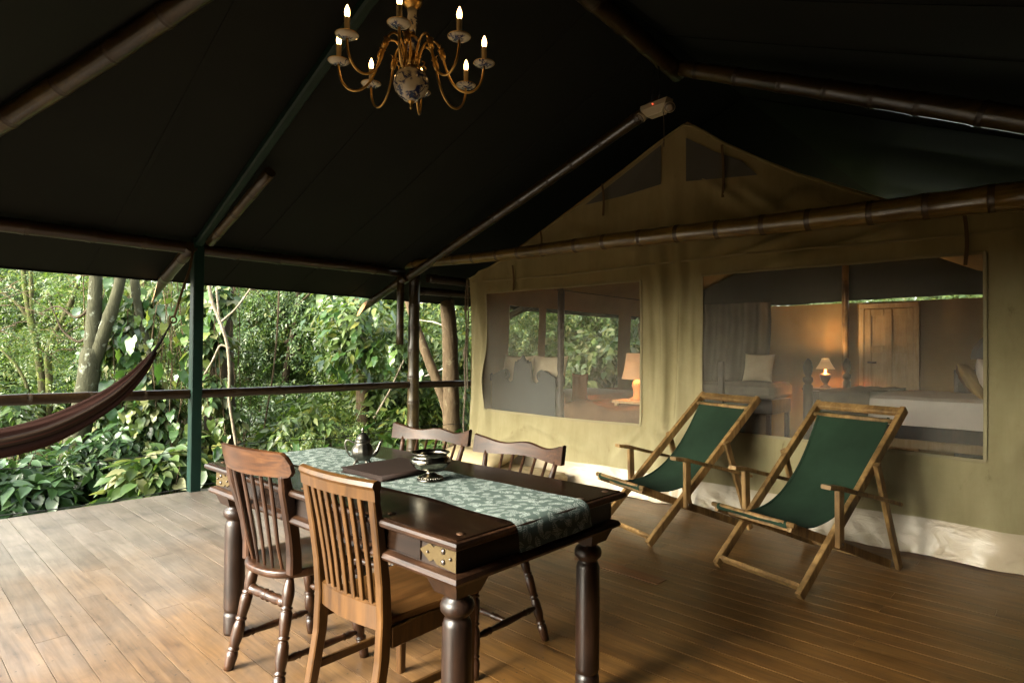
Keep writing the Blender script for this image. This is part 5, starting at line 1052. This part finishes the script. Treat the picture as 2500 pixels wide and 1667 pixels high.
# --- background trees, each with its own trunk and crown
BG = [  # px, depth, crown centre z, crown radius, sprigs, leaf kind, material, bark
 (-120, 13, 2.2, 2.0, 520, 'small', 'leaf_a', 'bark_moss'), (20, 14, 2.4, 2.2, 620, 'small', 'leaf_b', 'bark_dark'), (130, 15, 2.6, 2.2, 620, 'small', 'leaf_a', 'bark_brown'), (270, 14.5, 2.3, 2.1, 640, 'small', 'leaf_b', 'bark_dark'),
 (340, 12.5, 2.2, 1.7, 460, 'small', 'leaf_b', 'bark_moss'), (430, 15, 2.6, 2.2, 620, 'small', 'leaf_a', 'bark_dark'), (560, 13.5, 2.1, 1.9, 640, 'small', 'leaf_b', 'bark_brown'), (655, 12.3, 1.7, 1.6, 620, 'small', 'leaf_a', 'bark_dark'), (700, 15.5, 2.4, 2.2, 760, 'small', 'leaf_b', 'bark_moss'),
 (770, 13, 2.0, 1.7, 640, 'small', 'leaf_a', 'bark_dark'), (860, 15, 2.5, 2.2, 760, 'mid', 'leaf_b', 'bark_brown'), (935, 12.5, 1.7, 1.7, 520, 'mid', 'leaf_b', 'bark_dark'), (1000, 14.5, 2.3, 2.0, 600, 'mid', 'leaf_a', 'bark_pale'), (1090, 13, 2.0, 1.8, 520, 'small', 'leaf_b', 'bark_moss'),
 (1180, 15.5, 2.2, 1.9, 560, 'small', 'leaf_b', 'bark_dark'), (1280, 15.5, 2.1, 1.9, 560, 'mid', 'leaf_b', 'bark_brown'), (1390, 15.5, 2.2, 2.0, 560, 'mid', 'leaf_a', 'bark_dark'), (1490, 14, 2.3, 2.0, 420, 'small', 'leaf_b', 'bark_dark')]
WHERE = ['far left beyond the hammock', 'behind the slender pale stems', 'left of the lichen tree', 'right of the lichen tree', 'behind the rafter tail with orange end', 'behind the green post', 'just right of the pale liana', 'left of the thin reddish liana', 'above the teapot', 'left of the broad leaved tree', 'behind the broad leaved tree', 'left of the bamboo post', 'behind the brown forked tree', 'behind the tent corner', 'in the left pane of the small tent window', 'in the middle of the small tent window', 'behind the cream lamp in the tent', 'behind the tent on the left']
for i, (px, d, cz, cr, n, kd, mt, bk) in enumerate(BG):
    x, yv = at(px, d); g0 = ground_z(x, yv); t = thing('forest_tree', '%s %s leaved forest tree %s' % ({'leaf_a': 'mid green', 'leaf_b': 'fresh green'}[mt], {'small': 'small', 'mid': 'medium'}[kd], WHERE[i]), 'tree', (x, yv, g0), 0, TREE_G)
    mb = MB(); rs2 = random.Random(100 + i)
    limb(mb, [(0, 0, -.1), (rs2.uniform(-.15, .15), rs2.uniform(-.15, .15), 1.6), (rs2.uniform(-.4, .4), rs2.uniform(-.4, .4), 3.4), (rs2.uniform(-.6, .6), rs2.uniform(-.6, .6), 5)], rs2.uniform(.07, .14), .04, 9, i, .06)
    for q in range(4):
        a = rs2.uniform(0, 2 * PI); z0 = rs2.uniform(1.4, 3.0); limb(mb, [(0, 0, z0), (.5 * math.cos(a), .5 * math.sin(a), z0 + .5), (1.2 * math.cos(a), 1.2 * math.sin(a), z0 + .8)], .04, .012, 6, q)
    mb.build('trunk', MT[bk], t); zc = cz - g0
    crown(t, [((0, 0, zc), (cr, cr, cr * .62), int(n * 1.5)), ((rs2.uniform(-.8, .8), rs2.uniform(-.8, .8), zc - 1.4), (cr * .9, cr * .9, .8), n), ((rs2.uniform(-.5, .5), rs2.uniform(-.5, .5), zc + 1.5), (cr * .7, cr * .7, .8), n // 4)], kd, MT[mt], 200 + i)
# far-off wood closing the view: one mass
g = np.random.default_rng(77); cl = []
for i in range(120):
    px = g.uniform(-350, 2350); d = g.uniform(17, 25); x, yv = at(px, d); cl.append(((x, yv, g.uniform(-.8, 5.0 if px < 1500 else 4)), (1.8, 1.8, 1.1), 95))
for i in range(95):                                     # the wood goes on round the clearing behind the camera
    a = g.uniform(PI * .95, PI * 2.55); d = g.uniform(17, 26); cl.append(((d * math.cos(a), d * math.sin(a), g.uniform(-.8, 3.6)), (2.2, 2.2, 1.3), 80))
crown(None, cl, 'mid', MT['leaf_a'], 78, 'distant_wood', .4, 1., 1.9); tag(bpy.data.objects['distant_wood'], 'dense green wood far beyond the deck and tent', 'wood', kind='stuff')
mb = MB(); rs2 = random.Random(8)
for i in range(44):
    px = -350 + i * 62 + rs2.uniform(-25, 25); d = rs2.uniform(16, 24); x, yv = at(px, d); limb(mb, [(x, yv, -1.2), (x + rs2.uniform(-.3, .3), yv + rs2.uniform(-.3, .3), 2), (x + rs2.uniform(-.6, .6), yv, 6)], rs2.uniform(.06, .17), .05, 7, i)
tag(mb.build('distant_trunks', MT['bark_dark']), 'many thin dark trunks of the far wood', 'wood', kind='stuff')
# --- undergrowth by the deck
UG = [(20, 7.6, -.2, .55, 120, 'large', 'leaf_c', 'low bush with broad dark leaves below the hammock at far left'), (110, 7.8, -.15, .5, 110, 'large', 'leaf_c', 'broad dark leaved bush left of the mossy trunk base'), (215, 8.1, -.1, .5, 130, 'lance', 'leaf_a', 'bush of narrow drooping leaves right of the mossy trunk base'), (255, 8.3, .25, .55, 110, 'mid', 'leaf_c', 'dark leafy bush below the hammock middle'),
      (60, 9., .35, .7, 150, 'mid', 'leaf_a', 'leafy bush under the handrail at far left'), (620, 8.4, -.25, .6, 130, 'mid', 'leaf_c', 'dark low bush behind the Windsor chair crest'), (700, 9.6, .1, .75, 190, 'mid', 'leaf_b', 'fresh leafy bush beyond the table end'), (760, 9., .25, .6, 120, 'fine', 'leaf_b', 'feathery light bush left of the teapot'),
      (900, 10.5, .3, .8, 190, 'mid', 'leaf_b', 'bright leafy bush right of the teapot'), (985, 10, .1, .7, 150, 'mid', 'leaf_b', 'bright bush behind the bamboo post foot'), (1010, 11, .5, .8, 170, 'mid', 'leaf_b', 'bright bush left of the brown forked tree'), (820, 11.5, .5, .9, 220, 'small', 'leaf_b', 'fine leaved bush under the broad leaved tree'), (560, 10.5, .4, .8, 200, 'small', 'leaf_a', 'small leaved bush behind the pale liana'), (170, 11.5, .6, 1., 230, 'small', 'leaf_a', 'small leaved bush behind the lichen tree'),
      (395, 7.7, -.25, .42, 190, 'heart', 'leaf_v', 'mound of yellow green vine leaves at the foot of the green post'), (340, 7.9, -.25, .42, 170, 'heart', 'leaf_v', 'mound of pale vine leaves spilling at the deck edge'),
      (1250, 13.2, .9, 1.3, 340, 'heart', 'leaf_v', 'pale heart leaved climber seen through the small tent window'), (1380, 13.4, 1.0, 1.3, 340, 'heart', 'leaf_v', 'pale heart leaved climber beside the cream lamp'), (1850, 13.5, 2.4, .8, 260, 'small', 'leaf_b', 'bush seen through the gap above the bedroom back wall'), (2030, 13.2, 2.4, .8, 260, 'small', 'leaf_b', 'bush above the bedroom door seen through the gap'), (2190, 13.4, 2.4, .8, 260, 'mid', 'leaf_b', 'bush at the right end of the gap above the back wall')]
for i, (px, d, z, r, n, kd, mt, lb) in enumerate(UG):
    x, yv = at(px, d); g0 = ground_z(x, yv); t = thing('bush', lb, 'bush', (x, yv, g0), 0, 'undergrowth beyond the deck'); mb = MB(); rs2 = random.Random(300 + i)
    for q in range(7): a = rs2.uniform(0, 2 * PI); limb(mb, [(0, 0, -.05), (.25 * r * math.cos(a), .25 * r * math.sin(a), (z - g0) * .6), (.8 * r * math.cos(a), .8 * r * math.sin(a), z - g0 + rs2.uniform(-.2, .4))], .014, .005, 5, q)
    mb.build('stems', MT['bark_dark'] if mt != 'leaf_b' else MT['stem'], t); crown(t, [((0, 0, z - g0), (r, r, r * .8), n), ((0, 0, (z - g0) * .5), (r * .8, r * .8, max(.3, (z - g0) * .4)), n // 2)], kd, MT[mt], 400 + i, 'foliage', smin=.55 if kd == 'heart' else .75, smax=.95 if kd == 'heart' else 1.3)
LM = [big_leaf_mesh('leaf', .52, .125, -.1, 9, .3, .006), big_leaf_mesh('leaf', .62, .20, -.1, 9, .35, .012)]
GP = [(690, 7.9, 0), (735, 8.6, 0), (800, 9.3, 0), (850, 8.8, 1), (905, 9., 1), (950, 9.6, 0), (985, 8.9, 1), (880, 10., 0), (1020, 9.7, 0), (760, 9.9, 0), (1050, 8.6, 0), (930, 8.2, 0), (640, 8.8, 0), (830, 8., 0)]
GW = ['behind the tall crest of the Windsor chair', 'left of the teapot', 'behind the teapot lid', 'just right of the teapot', 'with paler broad leaves near the bamboo post', 'left of the bamboo post foot', 'behind the bamboo post foot', 'further back right of the teapot', 'left of the brown forked tree foot', 'further back left of the teapot', 'at the foot of the brown forked tree', 'right behind the far table corner', 'behind the thin reddish liana', 'right behind the table end']
for i, (px, d, k) in enumerate(GP):
    x, yv = at(px, d); g0 = ground_z(x, yv); t = thing('ginger_plant', 'upright long leaved ginger plant ' + GW[i], 'plant', (x, yv, g0), 0, 'ginger plants beyond the deck'); rs2 = random.Random(500 + i); mb = MB()
    for q in range(4):
        a = rs2.uniform(0, 2 * PI); ln = rs2.uniform(.1, .35); h = rs2.uniform(.75, 1.25); top = (ln * math.cos(a), ln * math.sin(a), h); limb(mb, [(0, 0, -.03), (ln * .4 * math.cos(a), ln * .4 * math.sin(a), h * .5), top], .012, .006, 5, q, 0)
        for j in range(4):
            f = .45 + .55 * (j + .5) / 4; put_leaf(t, LM[k], (top[0] * f, top[1] * f, h * f), a + (j % 2) * PI + rs2.uniform(-.8, .8), rs2.uniform(-1.0, -.05), rs2.uniform(-.4, .4), rs2.uniform(.6, 1.0))
    mb.build('stems', MT['stem'], t)
def fern(px, d, lb, seed):
    x, yv = at(px, d); g0 = ground_z(x, yv); t = thing('fern', lb, 'fern', (x, yv, g0 + .35), 0, 'ferns beyond the deck'); rs2 = random.Random(seed)
    lv, lf = leaf_np(.15, .03, .05, .2)
    for q in range(9):
        a = q * 2 * PI / 9 + rs2.uniform(-.2, .2); L = rs2.uniform(.55, .85); Vs, Fs, o_ = [], [], 0
        for j in range(17):
            f = (j + 1) / 17; c = np.array([L * f * .9, 0, .45 * L * math.sin(f * 2.2)])
            for sd in (-1, 1):
                R = euler_R(np.array([sd * 1.25]), np.array([.15]), np.array([0.]))[0]; Vs.append(lv @ R.T * (1.05 - f * .8) + c); Fs.append(lf + o_); o_ += 5
        V = np.concatenate(Vs) @ rotz(a).T; fo = tri_mesh('frond', V, np.concatenate(Fs), MT['leaf_b'], t)
fern(765, 8.3, 'pale fern with upright frond left of the teapot', 1); fern(720, 8.0, 'low fern behind the table end', 2); fern(855, 8.4, 'light fern right of the teapot spout', 3); fern(1000, 8.3, 'fern beside the bamboo post foot', 4)
# unseen canvas sheet added on the right to keep side light out
mb = MB(); mb.grid(lambda u, v: vec(1.62 + .03 * math.sin(5 * u) * v, u, 2.28 - 2.3 * v), np.linspace(-.4, 10.4, 60), np.linspace(0, 1, 10)); tag(mb.build('side_light_blocker', MT['roof']), 'unseen dark canvas added along the right side to block light', 'light blocker')
mb = MB(); mb.grid(lambda u, v: vec(u, -.40 + .03 * math.sin(6 * u) * v, 2.06 - 2.07 * v), np.linspace(-1.3, 1.62, 30), np.linspace(0, 1, 10)); tag(mb.build('front_light_blocker', MT['roof']), 'unseen dark canvas added at the front right corner to block light', 'light blocker')  # added out of view, darkens the right of the deck and tent
